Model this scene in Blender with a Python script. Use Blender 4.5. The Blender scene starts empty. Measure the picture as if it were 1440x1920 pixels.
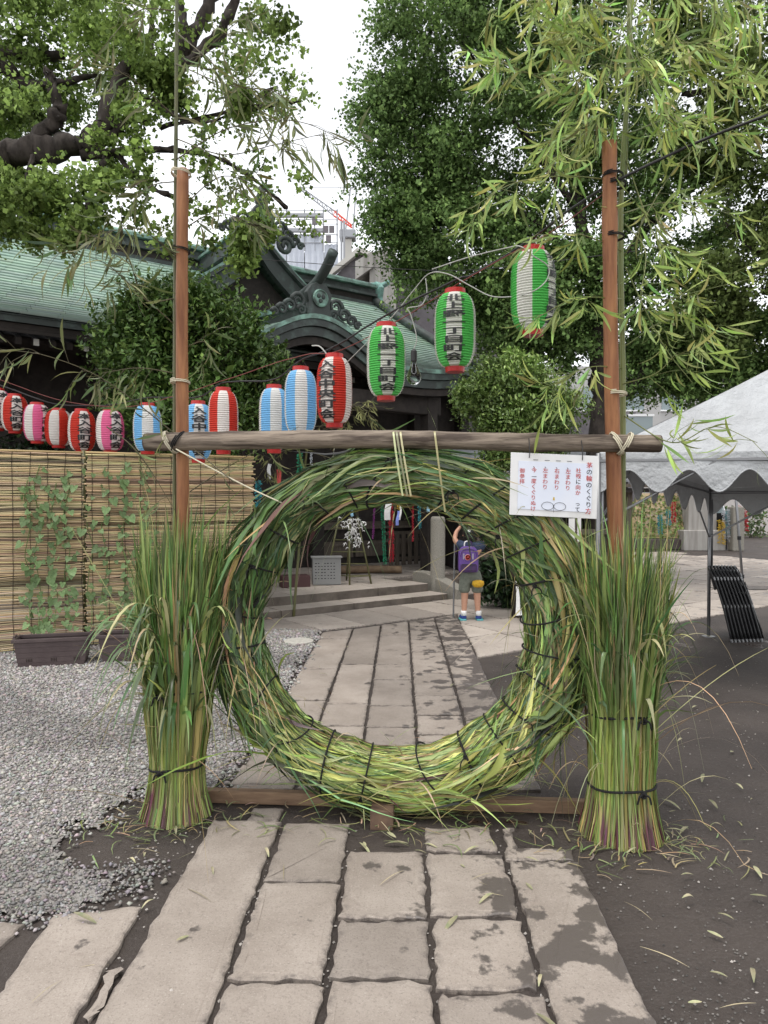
import bpy, bmesh, math, random
import numpy as np
from mathutils import Vector, Matrix

rng = np.random.default_rng(11)
random.seed(11)
SC = bpy.context.scene
COL = SC.collection
PI = math.pi
R = math.radians

# ------------------------------------------------------------------ camera
CAMH = 1.5
FPX = 1331.0                       # focal length in pixels of the 1440x1920 photograph
PITCH = math.atan(23 / FPX)
cam = bpy.data.cameras.new('camera')
cam.sensor_fit = 'VERTICAL'; cam.sensor_height = 36.0; cam.sensor_width = 27.0
cam.lens = 36.0 * FPX / 1920
cam.clip_start = 0.05; cam.clip_end = 600
camo = bpy.data.objects.new('camera', cam); COL.objects.link(camo)
camo.location = (0, 0, CAMH); camo.rotation_euler = (PI / 2 - PITCH, 0, 0)
SC.camera = camo

# ------------------------------------------------------------------ light: bright overcast noon
SUN_EL, SUN_AZ = R(74), R(225)     # azimuth clockwise from +Y
W = bpy.data.worlds.new('World'); SC.world = W; W.use_nodes = True
wn = W.node_tree.nodes; wl = W.node_tree.links; wn.clear()
sky = wn.new('ShaderNodeTexSky'); sky.sky_type = 'NISHITA'; sky.sun_disc = False
sky.sun_elevation = SUN_EL; sky.sun_rotation = SUN_AZ; sky.air_density = 1.0; sky.dust_density = 0.6; sky.ozone_density = 1.0
hsv = wn.new('ShaderNodeHueSaturation'); hsv.inputs['Saturation'].default_value = 0.10
bg = wn.new('ShaderNodeBackground'); bg.inputs['Strength'].default_value = 0.15
out = wn.new('ShaderNodeOutputWorld')
wtc = wn.new('ShaderNodeTexCoord'); wno = wn.new('ShaderNodeTexNoise'); wno.inputs['Scale'].default_value = 2.2; wno.inputs['Detail'].default_value = 5
wmr = wn.new('ShaderNodeMapRange'); wmr.inputs[1].default_value = .3; wmr.inputs[2].default_value = .7; wmr.inputs[3].default_value = .90; wmr.inputs[4].default_value = 1.08   # thin cloud, the same all round
wl.new(wtc.outputs['Generated'], wno.inputs['Vector']); wl.new(wno.outputs['Fac'], wmr.inputs[0]); wl.new(wmr.outputs[0], hsv.inputs['Value'])
wl.new(sky.outputs[0], hsv.inputs['Color']); wl.new(hsv.outputs[0], bg.inputs[0]); wl.new(bg.outputs[0], out.inputs[0])
sl = bpy.data.lights.new('sun', 'SUN'); sl.energy = 0.7; sl.angle = R(16); sl.color = (1.0, 0.965, 0.91)
so = bpy.data.objects.new('sun', sl); COL.objects.link(so)
so.rotation_euler = (PI / 2 - SUN_EL, 0, PI - SUN_AZ)   # pointing away from the sun's azimuth
sdir = Vector((math.sin(SUN_AZ) * math.cos(SUN_EL), math.cos(SUN_AZ) * math.cos(SUN_EL), math.sin(SUN_EL)))
so.rotation_euler = sdir.to_track_quat('Z', 'Y').to_euler()
SC.view_settings.view_transform = 'Standard'; SC.view_settings.look = 'None'
SC.view_settings.exposure = 1.28; SC.view_settings.gamma = 1.0
SC.view_settings.use_curve_mapping = False
SC.cycles.max_bounces = 5; SC.cycles.diffuse_bounces = 2; SC.cycles.glossy_bounces = 2
SC.cycles.transmission_bounces = 5; SC.cycles.transparent_max_bounces = 8

# ------------------------------------------------------------------ from a sight line to a place
def ray(px, py):
    x, y = (px - 720) / FPX, (960 - py) / FPX
    c, s = math.cos(PITCH), math.sin(PITCH)
    return np.array((x, c + y * s, y * c - s))

def P(px, py, d):                  # the point d metres ahead
    r = ray(px, py); return np.array((0, 0, CAMH)) + r * (d / r[1])

def G(px, py, z=0.0):              # the point on the level z
    r = ray(px, py); return np.array((0, 0, CAMH)) + r * ((z - CAMH) / r[2])

# ------------------------------------------------------------------ materials
def _mix(nt, a, b, fac, blend='MIX'):
    m = nt.nodes.new('ShaderNodeMix'); m.data_type = 'RGBA'; m.blend_type = blend
    for k, v in ((0, fac), (6, a), (7, b)):
        if hasattr(v, 'is_linked') or isinstance(v, bpy.types.NodeSocket): nt.links.new(v, m.inputs[k])
        else: m.inputs[k].default_value = v if k == 0 else (*v, 1) if len(v) == 3 else v
    return m.outputs[2]

def _noise(nt, vec, scale, detail=4, rough=.6):
    n = nt.nodes.new('ShaderNodeTexNoise'); n.inputs['Scale'].default_value = scale
    n.inputs['Detail'].default_value = detail; n.inputs['Roughness'].default_value = rough
    nt.links.new(vec, n.inputs['Vector']); return n.outputs['Fac']

def _ramp(nt, fac, lo, hi):
    r = nt.nodes.new('ShaderNodeMapRange'); r.inputs[1].default_value = lo; r.inputs[2].default_value = hi
    nt.links.new(fac, r.inputs[0]); return r.outputs[0]

def M(name, col=(.5, .5, .5), rough=.7, col2=None, nscale=6, stretch=None, bump=0, bscale=40, attr=False,
      trans=0, metal=0, vary=0, spec=.4, lo=.35, hi=.65, emit=None):
    m = bpy.data.materials.new(name); m.use_nodes = True; nt = m.node_tree
    b = nt.nodes['Principled BSDF']; o = nt.nodes['Material Output']
    b.inputs['Roughness'].default_value = rough; b.inputs['Metallic'].default_value = metal
    b.inputs['Specular IOR Level'].default_value = spec
    tc = nt.nodes.new('ShaderNodeTexCoord'); vec = tc.outputs['Object']
    if stretch:
        mp = nt.nodes.new('ShaderNodeMapping'); mp.inputs['Scale'].default_value = stretch
        nt.links.new(vec, mp.inputs[0]); vec = mp.outputs[0]
    c = None
    if attr:
        a = nt.nodes.new('ShaderNodeAttribute'); a.attribute_name = 'Col'; c = a.outputs['Color']
    if col2 is not None:
        f = _ramp(nt, _noise(nt, vec, nscale, 5), lo, hi)
        c = _mix(nt, c if c else col, col2, f)
    if vary:
        oi = nt.nodes.new('ShaderNodeObjectInfo'); h = nt.nodes.new('ShaderNodeHueSaturation')
        mr = nt.nodes.new('ShaderNodeMapRange'); mr.inputs[3].default_value = 1 - vary; mr.inputs[4].default_value = 1 + vary
        nt.links.new(oi.outputs['Random'], mr.inputs[0]); nt.links.new(mr.outputs[0], h.inputs['Value'])
        if c: nt.links.new(c, h.inputs['Color'])
        else: h.inputs['Color'].default_value = (*col, 1)
        c = h.outputs[0]
    if c: nt.links.new(c, b.inputs['Base Color'])
    else: b.inputs['Base Color'].default_value = (*col, 1)
    if bump:
        bp = nt.nodes.new('ShaderNodeBump'); bp.inputs['Strength'].default_value = bump; bp.inputs['Distance'].default_value = .01
        nt.links.new(_noise(nt, vec, bscale, 5), bp.inputs['Height']); nt.links.new(bp.outputs[0], b.inputs['Normal'])
    if trans:
        t = nt.nodes.new('ShaderNodeBsdfTranslucent'); mx = nt.nodes.new('ShaderNodeMixShader'); mx.inputs[0].default_value = trans
        if c: nt.links.new(c, t.inputs[0])
        else: t.inputs[0].default_value = (*col, 1)
        nt.links.new(b.outputs[0], mx.inputs[1]); nt.links.new(t.outputs[0], mx.inputs[2]); nt.links.new(mx.outputs[0], o.inputs[0])
    if emit:
        b.inputs['Emission Color'].default_value = (*emit[0], 1); b.inputs['Emission Strength'].default_value = emit[1]
    return m

def flagstone_mat(name, col, col2, wet0, wet1, speck=0.0):
    """worn stone; wet stains with ragged outlines whose amount grows from world x = wet0 to wet1"""
    m = bpy.data.materials.new(name); m.use_nodes = True; nt = m.node_tree; b = nt.nodes['Principled BSDF']
    ge = nt.nodes.new('ShaderNodeNewGeometry'); pos = ge.outputs['Position']
    c = _mix(nt, col, col2, _ramp(nt, _noise(nt, pos, 3.0, 6, .65), .35, .65))
    fine = _noise(nt, pos, 130, 3, .7)
    c = _mix(nt, c, (.16, .13, .11), _ramp(nt, fine, .52, .8))
    c = _mix(nt, c, (.46, .41, .36), _ramp(nt, _noise(nt, pos, 170, 2, .6), .58, .9))
    c = _mix(nt, c, (.20, .16, .135), _ramp(nt, _noise(nt, pos, 19, 6, .75), .56, .85))
    oi = nt.nodes.new('ShaderNodeObjectInfo'); h = nt.nodes.new('ShaderNodeHueSaturation')
    mr = nt.nodes.new('ShaderNodeMapRange'); mr.inputs[3].default_value = .74; mr.inputs[4].default_value = 1.14
    nt.links.new(oi.outputs['Random'], mr.inputs[0]); nt.links.new(mr.outputs[0], h.inputs['Value']); nt.links.new(c, h.inputs['Color'])
    c = h.outputs[0]
    # wet stains
    sx = nt.nodes.new('ShaderNodeSeparateXYZ'); nt.links.new(pos, sx.inputs[0])
    thr = nt.nodes.new('ShaderNodeMapRange'); thr.inputs[1].default_value = wet0; thr.inputs[2].default_value = wet1
    thr.inputs[3].default_value = .66; thr.inputs[4].default_value = .475; nt.links.new(sx.outputs[0], thr.inputs[0])
    n = _noise(nt, pos, 5.5, 7, .62)
    sub = nt.nodes.new('ShaderNodeMath'); sub.operation = 'SUBTRACT'; nt.links.new(n, sub.inputs[0]); nt.links.new(thr.outputs[0], sub.inputs[1])
    w = _ramp(nt, sub.outputs[0], -.012, .03)
    c = _mix(nt, c, (.105, .088, .078), w)
    at = nt.nodes.new('ShaderNodeAttribute'); at.attribute_name = 'Col'
    mu = nt.nodes.new('ShaderNodeMath'); mu.operation = 'MULTIPLY'; nt.links.new(at.outputs['Fac'], mu.inputs[0]); nt.links.new(_ramp(nt, _noise(nt, pos, 24, 6, .75), .44, .66), mu.inputs[1])
    c = _mix(nt, c, (.095, .078, .068), mu.outputs[0])          # dirt worked into the worn rim
    nt.links.new(c, b.inputs['Base Color'])
    rr = nt.nodes.new('ShaderNodeMapRange'); rr.inputs[3].default_value = .8; rr.inputs[4].default_value = .42
    nt.links.new(w, rr.inputs[0]); nt.links.new(rr.outputs[0], b.inputs['Roughness'])
    bp = nt.nodes.new('ShaderNodeBump'); bp.inputs['Strength'].default_value = .45; bp.inputs['Distance'].default_value = .006
    nt.links.new(_noise(nt, pos, 45, 6, .7), bp.inputs['Height']); nt.links.new(bp.outputs[0], b.inputs['Normal'])
    return m

# ------------------------------------------------------------------ mesh building
ORG = {}                            # root object -> world origin its parts are measured from

def link(o, parent=None):
    COL.objects.link(o)
    if parent is not None:
        o.parent = parent; ORG[o.name] = ORG[parent.name]
    return o

def thing(name, label, cat, loc, group=None):
    o = bpy.data.objects.new(name, None); COL.objects.link(o); o.empty_display_size = .1
    o.location = tuple(float(v) for v in loc); ORG[o.name] = np.array(o.location)
    o['label'] = label; o['category'] = cat
    if group: o['group'] = group
    return o

def tag(o, label=None, cat=None, group=None, kind=None):
    if label: o['label'] = label
    if cat: o['category'] = cat
    if group: o['group'] = group
    if kind: o['kind'] = kind
    return o

def mk(name, V, F, mat, parent=None, cols=None, smooth=False, mi=None, loc=None):
    """V world coordinates; parts are stored relative to their root"""
    V = np.asarray(V, float).reshape(-1, 3)
    org = ORG[parent.name] if parent is not None else (np.array(loc, float) if loc is not None else np.zeros(3))
    V = V - org
    me = bpy.data.meshes.new(name)
    if isinstance(F, np.ndarray):
        n, k = F.shape
        me.vertices.add(len(V)); me.vertices.foreach_set('co', V.astype(np.float32).ravel())
        me.loops.add(n * k); me.loops.foreach_set('vertex_index', F.astype(np.int32).ravel())
        me.polygons.add(n); me.polygons.foreach_set('loop_start', np.arange(0, n * k, k, dtype=np.int32))
        me.polygons.foreach_set('loop_total', np.full(n, k, dtype=np.int32))
        me.update(calc_edges=True)
    else:
        me.from_pydata([tuple(v) for v in V], [], F); me.update()
    for m in (mat if isinstance(mat, (list, tuple)) else [mat]): me.materials.append(m)
    if mi is not None: me.polygons.foreach_set('material_index', np.asarray(mi, np.int32))
    if smooth: me.polygons.foreach_set('use_smooth', np.ones(len(me.polygons), bool))
    if cols is not None:
        a = me.color_attributes.new('Col', 'FLOAT_COLOR', 'POINT')
        c = np.ones((len(V), 4), np.float32); c[:, :3] = cols; a.data.foreach_set('color', c.ravel())
    o = bpy.data.objects.new(name, me)
    if parent is None and loc is not None: o.location = tuple(loc)
    link(o, parent)
    if parent is None: ORG[o.name] = org
    return o

def inst(name, me, parent, pos, rot=(0, 0, 0), scale=1.0):
    """another object on shared mesh data, at a world position"""
    o = bpy.data.objects.new(name, me); link(o, parent)
    org = ORG[parent.name] if parent is not None else np.zeros(3)
    o.location = tuple(np.asarray(pos, float) - org)
    if isinstance(rot, Matrix): o.rotation_euler = rot.to_euler()
    else: o.rotation_euler = rot
    o.scale = (scale,) * 3 if not isinstance(scale, (tuple, list)) else scale
    return o

def frames(pts):
    pts = np.asarray(pts, float); n = len(pts); T = np.zeros_like(pts)
    T[1:-1] = pts[2:] - pts[:-2]; T[0] = pts[1] - pts[0]; T[-1] = pts[-1] - pts[-2]
    T /= np.linalg.norm(T, axis=1)[:, None] + 1e-12
    up = np.array((0, 0, 1.)) if abs(T[0][2]) < .9 else np.array((1., 0, 0))
    N = np.zeros_like(pts); u = up - T[0] * (up @ T[0]); N[0] = u / np.linalg.norm(u)
    for i in range(1, n):
        u = N[i - 1] - T[i] * (N[i - 1] @ T[i]); N[i] = u / (np.linalg.norm(u) + 1e-12)
    return T, N, np.cross(T, N)

def smoothline(pts, k=6):
    """Catmull-Rom through the points (columns beyond xyz ride along)"""
    p = np.asarray(pts, float); q = np.vstack([2 * p[0] - p[1], p, 2 * p[-1] - p[-2]]); o = []
    for i in range(1, len(q) - 2):
        for t in np.linspace(0, 1, k, endpoint=False):
            a, b, c, d = q[i - 1], q[i], q[i + 1], q[i + 2]
            o.append(.5 * (2 * b + (c - a) * t + (2 * a - 5 * b + 4 * c - d) * t * t + (3 * b - a - 3 * c + d) * t ** 3))
    o.append(p[-1]); return np.array(o)

class B:
    def __init__(s): s.v = []; s.f = []; s.m = []; s.cur = 0
    def add(s, V, F):
        n = len(s.v); s.v.extend([tuple(map(float, v)) for v in V]); s.f.extend([[i + n for i in f] for f in F]); s.m.extend([s.cur] * len(F)); return s
    def box(s, c, d, rz=0, rot=None):
        x, y, z = d[0] / 2, d[1] / 2, d[2] / 2
        V = np.array([(a * x, b * y, e * z) for a in (-1, 1) for b in (-1, 1) for e in (-1, 1)])
        if rot is not None: V = V @ np.array(rot).T
        elif rz:
            k, q = math.cos(rz), math.sin(rz); V = np.c_[V[:, 0] * k - V[:, 1] * q, V[:, 0] * q + V[:, 1] * k, V[:, 2]]
        return s.add(V + np.asarray(c, float), [(0, 1, 3, 2), (4, 6, 7, 5), (0, 4, 5, 1), (2, 3, 7, 6), (0, 2, 6, 4), (1, 5, 7, 3)])
    def beam(s, a, b, w, h):            # a square bar from a to b
        a, b = np.asarray(a, float), np.asarray(b, float); t = b - a; L = np.linalg.norm(t); t /= L
        up = np.array((0, 0, 1.)) if abs(t[2]) < .95 else np.array((0, 1., 0))
        x = np.cross(t, up); x /= np.linalg.norm(x); z = np.cross(x, t)
        return s.box((a + b) / 2, (w, L, h), rot=np.c_[x, t, z])
    def tube(s, pts, r, n=8, cap=True):
        pts = np.asarray(pts, float); T, N, Q = frames(pts); r = np.broadcast_to(np.asarray(r, float), (len(pts),))
        a = np.arange(n) * 2 * PI / n; V = []
        for i in range(len(pts)): V.extend(pts[i] + r[i] * (np.cos(k) * N[i] + np.sin(k) * Q[i]) for k in a)
        F = [(i * n + j, i * n + (j + 1) % n, (i + 1) * n + (j + 1) % n, (i + 1) * n + j) for i in range(len(pts) - 1) for j in range(n)]
        if cap: F += [tuple(range(n))[::-1], tuple((len(pts) - 1) * n + j for j in range(n))]
        return s.add(V, F)
    def lathe(s, prof, c=(0, 0, 0), n=24, ax=None):
        V = []; c = np.asarray(c, float)
        for r, z in prof: V.extend((r * math.cos(2 * PI * j / n), r * math.sin(2 * PI * j / n), z) for j in range(n))
        V = np.array(V)
        if ax is not None: V = V @ np.array(Vector((0, 0, 1)).rotation_difference(Vector(ax)).to_matrix()).T
        F = [(i * n + j, i * n + (j + 1) % n, (i + 1) * n + (j + 1) % n, (i + 1) * n + j) for i in range(len(prof) - 1) for j in range(n)]
        F += [tuple(range(n))[::-1], tuple((len(prof) - 1) * n + j for j in range(n))]
        return s.add(V + c, F)
    def extr(s, poly, vec):             # a 3-D polygon pushed along vec
        A = np.asarray(poly, float); n = len(A); vec = np.asarray(vec, float)
        return s.add(np.vstack([A, A + vec]), [tuple(range(n))[::-1], tuple(range(n, 2 * n))] + [(i, (i + 1) % n, n + (i + 1) % n, n + i) for i in range(n)])
    def quad(s, a, b, c, d): return s.add([a, b, c, d], [(0, 1, 2, 3)])
    def sheet(s, A):                    # grid of points (m,n,3)
        A = np.asarray(A, float); m, n = A.shape[:2]
        return s.add(A.reshape(-1, 3), [(i * n + j, i * n + j + 1, (i + 1) * n + j + 1, (i + 1) * n + j) for i in range(m - 1) for j in range(n - 1)])
    def build(s, name, mat, parent=None, smooth=False, bev=0, loc=None, cols=None):
        o = mk(name, s.v, s.f, mat, parent, smooth=smooth, mi=s.m if isinstance(mat, (list, tuple)) else None, loc=loc, cols=cols)
        if bev:
            b = o.modifiers.new('bevel', 'BEVEL'); b.width = bev; b.segments = 2; b.limit_method = 'ANGLE'
        return o

def ribbons(C, Wd, Nrm):
    """C (N,K,3) centre lines, Wd (N,K) half widths, Nrm (N,K,3) face normals -> V,F of folded blades"""
    N, K = C.shape[:2]; T = np.gradient(C, axis=1); T /= np.linalg.norm(T, axis=2)[..., None] + 1e-9
    S = np.cross(T, Nrm); S /= np.linalg.norm(S, axis=2)[..., None] + 1e-9
    L, Rr = C - S * Wd[..., None], C + S * Wd[..., None]
    V = np.stack([L, Rr], 2).reshape(-1, 3)
    base = (np.arange(N)[:, None] * K + np.arange(K - 1)[None]) * 2
    F = np.stack([base, base + 1, base + 3, base + 2], -1).reshape(-1, 4)
    return V, F

def blades3(C, Wd, Nrm, fold=.35):
    """like ribbons, with a sunken midrib"""
    N, K = C.shape[:2]; T = np.gradient(C, axis=1); T /= np.linalg.norm(T, axis=2)[..., None] + 1e-9
    S = np.cross(T, Nrm); S /= np.linalg.norm(S, axis=2)[..., None] + 1e-9; Nn = np.cross(S, T)
    V = np.stack([C - S * Wd[..., None], C - Nn * Wd[..., None] * fold, C + S * Wd[..., None]], 2).reshape(-1, 3)
    base = (np.arange(N)[:, None] * K + np.arange(K - 1)[None]) * 3
    F = np.concatenate([np.stack([base + j, base + j + 1, base + j + 4, base + j + 3], -1).reshape(-1, 4) for j in (0, 1)])
    return V, F

def unit(a): return a / (np.linalg.norm(a, axis=-1, keepdims=True) + 1e-9)

def leafcloud(name, Pts, size, mat, parent, cols, up=.35, asp=.55, droop=0.0, out=None, soft=None):
    """one small folded leaf at each point; soft = direction its cluster faces, used for the shading normals"""
    N = len(Pts); d = unit(rng.normal(size=(N, 3)) + np.array((0, 0, -droop)))
    n = unit(rng.normal(size=(N, 3)) * (1 - up * .6) + np.array((0, 0, up * 2)) + (0 if out is None else out))
    w = unit(np.cross(d, n)); n = np.cross(w, d); s = np.asarray(size)[:, None] * np.ones((N, 1))
    V = np.stack([Pts, Pts + d * s * .42 + w * s * asp * .5 + n * s * .06, Pts + d * s, Pts + d * s * .42 - w * s * asp * .5 + n * s * .06], 1)
    if soft is not None:
        sn_ = unit(soft + rng.normal(0, .45, (N, 3))); gn = np.cross(V[:, 1] - V[:, 0], V[:, 3] - V[:, 0]); flip = (gn * sn_).sum(1) < 0
        V[flip] = V[flip][:, [0, 3, 2, 1]]
    F = np.arange(N * 4).reshape(-1, 4)
    o = mk(name, V.reshape(-1, 3), F, mat, parent, cols=np.repeat(cols, 4, 0), smooth=soft is not None)
    if soft is not None: o.data.normals_split_custom_set_from_vertices(np.repeat(sn_, 4, 0).tolist())
    o['kind'] = 'stuff'; return o

def jit(col, n, amt=.25, hue=.12):
    c = np.asarray(col, float)[None] * (1 + rng.normal(0, amt, (n, 1))) * (1 + rng.normal(0, hue, (n, 3)))
    return np.clip(c, .004, .95)

# ================================================================== materials
m_soil = bpy.data.materials.new('wet_soil')
m_stone = flagstone_mat('path_stone', (.255, .213, .178), (.34, .29, .248), -.15, .8)
m_court = flagstone_mat('court_stone', (.37, .315, .27), (.45, .39, .335), 1.0, 14.0)
m_plat = flagstone_mat('platform_stone', (.37, .32, .27), (.45, .39, .34), 0, 14)
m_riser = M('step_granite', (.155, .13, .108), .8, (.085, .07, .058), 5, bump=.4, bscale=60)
m_granite = M('granite', (.33, .305, .26), .75, (.18, .17, .145), 90, bump=.3, bscale=90)
m_pebble = M('pebble', attr=True, rough=.75)
m_blade = M('grass_blade', attr=True, rough=.36, trans=.2, spec=.5)
m_core = M('grass_core', (.055, .07, .025), .9, (.10, .095, .04), 60, bump=.8, bscale=90)
m_rope = M('black_rope', (.012, .011, .011), .8, bump=.5, bscale=400)
m_twine = M('pale_twine', (.62, .56, .42), .8)
m_post = M('cedar_post', (.36, .16, .068), .55, (.19, .072, .032), 9, stretch=(3, 3, .35), bump=.25, bscale=60)
m_post.node_tree.nodes['Principled BSDF'].inputs['Specular IOR Level'].default_value = .3
m_beam = M('weathered_log', (.27, .215, .165), .8, (.07, .05, .038), 7, stretch=(.35, 5, 5), bump=.5, bscale=30, lo=.42, hi=.62)
m_cut = M('log_end', (.13, .10, .08), .85, (.05, .035, .03), 30)
m_timber = M('base_timber', (.24, .155, .095), .7, (.15, .09, .055), 12, stretch=(.5, 4, 4), bump=.2, bscale=50)
m_timberd = M('base_foot', (.16, .10, .065), .8, (.09, .055, .04), 12)
m_board = M('sign_board', (.72, .71, .70), .5, (.55, .53, .50), 5, lo=.5, hi=.8)
m_paper = M('sign_paper', (.66, .70, .80), .6, (.70, .72, .79), 6)
m_ink = M('ink_black', (.02, .02, .02), .6)
m_inkr = M('ink_red', (.48, .06, .05), .6)
m_inko = M('ink_ochre', (.55, .38, .05), .6)
m_white = M('lantern_white', (.80, .77, .72), .6, trans=.3)
m_green = M('lantern_green', (.115, .56, .12), .55, trans=.3)
m_red = M('lantern_red', (.62, .045, .025), .55, trans=.3)
m_pink = M('lantern_pink', (.80, .16, .34), .55, trans=.3)
m_blue = M('lantern_blue', (.22, .52, .82), .55, trans=.3)
m_cap = M('lantern_cap', (.42, .015, .012), .35)
m_cablek = M('cable_black', (.02, .018, .018), .5)
m_cablew = M('cable_white', (.40, .39, .36), .5)
m_cabler = M('cable_red', (.20, .05, .04), .5)
m_reed = M('reed', attr=True, rough=.55)
m_thread = M('thread', (.03, .02, .015), .9)
m_planter = M('planter_plastic', (.065, .045, .045), .5, (.085, .062, .06), 8, bump=.1)
m_vine = M('vine_leaf', (.125, .205, .075), .5, (.21, .30, .13), 30, trans=.25, vary=.3)
m_stem = M('green_stem', (.10, .15, .04), .6)
m_bleaf = M('bamboo_leaf', (.32, .40, .11), .42, (.42, .49, .18), 25, trans=.32, vary=.4)
m_bleafs = M('bamboo_leaf_mass', attr=True, rough=.42, trans=.32)
m_bleafl = M('bamboo_leaf_dry', (.13, .17, .06), .5, (.30, .26, .12), 14, trans=.25, vary=.45)
m_culm = M('bamboo_culm', (.11, .15, .035), .35, (.20, .20, .07), 10, stretch=(1, 1, .2))
m_culmd = M('bamboo_culm_old', (.075, .085, .03), .45, (.13, .12, .05), 10, stretch=(1, 1, .2))
m_twig = M('bamboo_twig', (.10, .085, .045), .6)
m_leaf = M('tree_leaf', attr=True, rough=.6, trans=.34, spec=.15)
m_leafg = M('camellia_leaf', attr=True, rough=.32, trans=.2, spec=.5)
m_bark = M('tree_bark', (.020, .015, .012), .95, (.055, .044, .037), 14, stretch=(1, 1, .4), bump=1.0, bscale=25)
m_barkp = M('pale_bark', (.30, .26, .22), .9, (.14, .115, .10), 12, bump=.5, bscale=30)
m_copper = M('copper_patina', attr=True, rough=.6, col2=(.16, .225, .195), nscale=4.5, lo=.45, hi=.80)
m_copperd = M('dark_copper', (.042, .050, .047), .6, (.115, .165, .145), 5, lo=.5, hi=.85, bump=.2)
m_coppert = M('turquoise_copper', (.24, .46, .40), .6, (.10, .17, .15), 9)
m_coppere = M('copper_edge', (.22, .38, .31), .55, (.07, .09, .08), 6)
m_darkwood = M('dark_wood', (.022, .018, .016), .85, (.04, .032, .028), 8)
m_midwood = M('grey_wood', (.085, .068, .055), .85, (.14, .115, .09), 8, stretch=(6, 6, .6))
m_rafter = M('rafter_end', (.5, .48, .44), .8)
m_gold = M('gold_leaf', (.45, .30, .08), .35, metal=.7)
m_concrete = M('concrete', (.42, .40, .37), .9, (.27, .25, .23), 2.2, stretch=(3, 3, .3), bump=.2)
m_brick = M('grey_cladding', (.125, .115, .125), .8, (.17, .155, .165), 5)
m_frame = M('window_white', (.8, .8, .8), .4)
m_glass = M('window_glass', (.16, .21, .22), .12, spec=.8)
m_tent = M('tent_fabric', (.46, .47, .48), .55, (.38, .385, .39), 2.5, trans=.05, bump=1.0, bscale=4)
m_tent.node_tree.nodes['Bump'].inputs['Distance'].default_value = .06
m_pole = M('tent_pole', (.22, .22, .225), .4, metal=.7)
m_chair = M('chair_black', (.012, .012, .013), .4)
m_chrome = M('chair_pipe', (.45, .45, .46), .25, metal=.9)
m_sheetgrey = M('scaffold_sheet', (.50, .53, .60), .8, (.58, .61, .67), 1.5)
m_steel = M('scaffold_steel', (.33, .34, .36), .6)
m_crane = M('crane_red', (.75, .10, .06), .5)
m_tileroof = M('grey_tile', (.20, .205, .22), .55, (.30, .305, .32), 9)
m_skin = M('skin', (.50, .27, .18), .55)
m_hair = M('hair', (.012, .010, .010), .5)
m_navy = M('navy_cloth', (.022, .032, .062), .85, (.04, .055, .10), 25)
m_olive = M('olive_cloth', (.17, .185, .15), .9, (.13, .14, .115), 30)
m_purple = M('purple_nylon', (.115, .055, .24), .55, bump=.2, bscale=60)
m_violet = M('dark_violet', (.05, .022, .085), .55)
m_yellow = M('yellow_cloth', (.62, .38, .02), .7, (.45, .24, .02), 40)
m_shoe = M('blue_shoe', (.03, .05, .22), .6)
m_teal = M('teal', (.10, .36, .38), .5)
m_tins = [M('tinsel_' + n, c, .3, metal=.35) for n, c in (('red', (.50, .03, .05)), ('green', (.03, .25, .13)), ('gold', (.62, .42, .05)), ('teal', (.05, .32, .36)), ('purple', (.26, .05, .24)), ('silver', (.6, .62, .66)))]
m_strips = [M('strip_' + n, c, .7) for n, c in (('white', (.78, .77, .75)), ('pink', (.75, .42, .40)), ('blue', (.24, .30, .72)), ('red', (.55, .08, .07)), ('sky', (.35, .62, .80)), ('yellow', (.75, .62, .2)))]
m_lit = M('litter_leaf', (.24, .27, .14), .6, (.42, .36, .23), 30, vary=.35)
m_straw = M('straw', (.38, .32, .20), .6, vary=.3)
m_car = M('car_paint', (.75, .76, .78), .25)
m_tyre = M('tyre', (.02, .02, .02), .8)
m_bulb = bpy.data.materials.new('bulb_glass'); m_bulb.use_nodes = True
_b = m_bulb.node_tree.nodes['Principled BSDF']; _b.inputs['Roughness'].default_value = .02; _b.inputs['Transmission Weight'].default_value = 1.0; _b.inputs['IOR'].default_value = 1.12
_b.inputs['Base Color'].default_value = (.95, .95, .95, 1)

def soil_nodes(m):
    m.use_nodes = True; nt = m.node_tree; b = nt.nodes['Principled BSDF']
    ge = nt.nodes.new('ShaderNodeNewGeometry'); pos = ge.outputs['Position']
    c = _mix(nt, (.036, .0265, .022), (.064, .049, .041), _ramp(nt, _noise(nt, pos, 1.3, 6), .38, .62))
    c = _mix(nt, c, (.105, .09, .08), _ramp(nt, _noise(nt, pos, 75, 5, .8), .52, .78))
    pud = _ramp(nt, _noise(nt, pos, 1.7, 3, .5), .66, .68)
    c = _mix(nt, c, (.055, .032, .02), pud)
    nt.links.new(c, b.inputs['Base Color'])
    rr = nt.nodes.new('ShaderNodeMapRange'); rr.inputs[3].default_value = .72; rr.inputs[4].default_value = .12
    nt.links.new(pud, rr.inputs[0]); nt.links.new(rr.outputs[0], b.inputs['Roughness'])
    bp = nt.nodes.new('ShaderNodeBump'); bp.inputs['Strength'].default_value = .8; bp.inputs['Distance'].default_value = .02
    nt.links.new(_noise(nt, pos, 28, 8, .7), bp.inputs['Height']); nt.links.new(bp.outputs[0], b.inputs['Normal'])
soil_nodes(m_soil)

# ================================================================== ground
gx = np.concatenate([[-300, -80, -30], np.arange(-8, 8.01, .2), [30, 80, 300]])
gy = np.concatenate([[-60, -10], np.arange(0, 12.01, .2), [20, 40, 100, 350]])
gz = np.zeros((len(gy), len(gx)))
inner = np.zeros_like(gz); inner[2:-4, 3:-3] = 1
gz += inner * rng.normal(0, .0035, gz.shape)
XX, YY = np.meshgrid(gx, gy)
gb = B().sheet(np.stack([XX, YY, gz], -1))
tag(gb.build('ground', m_soil, smooth=True), kind='structure')

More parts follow.
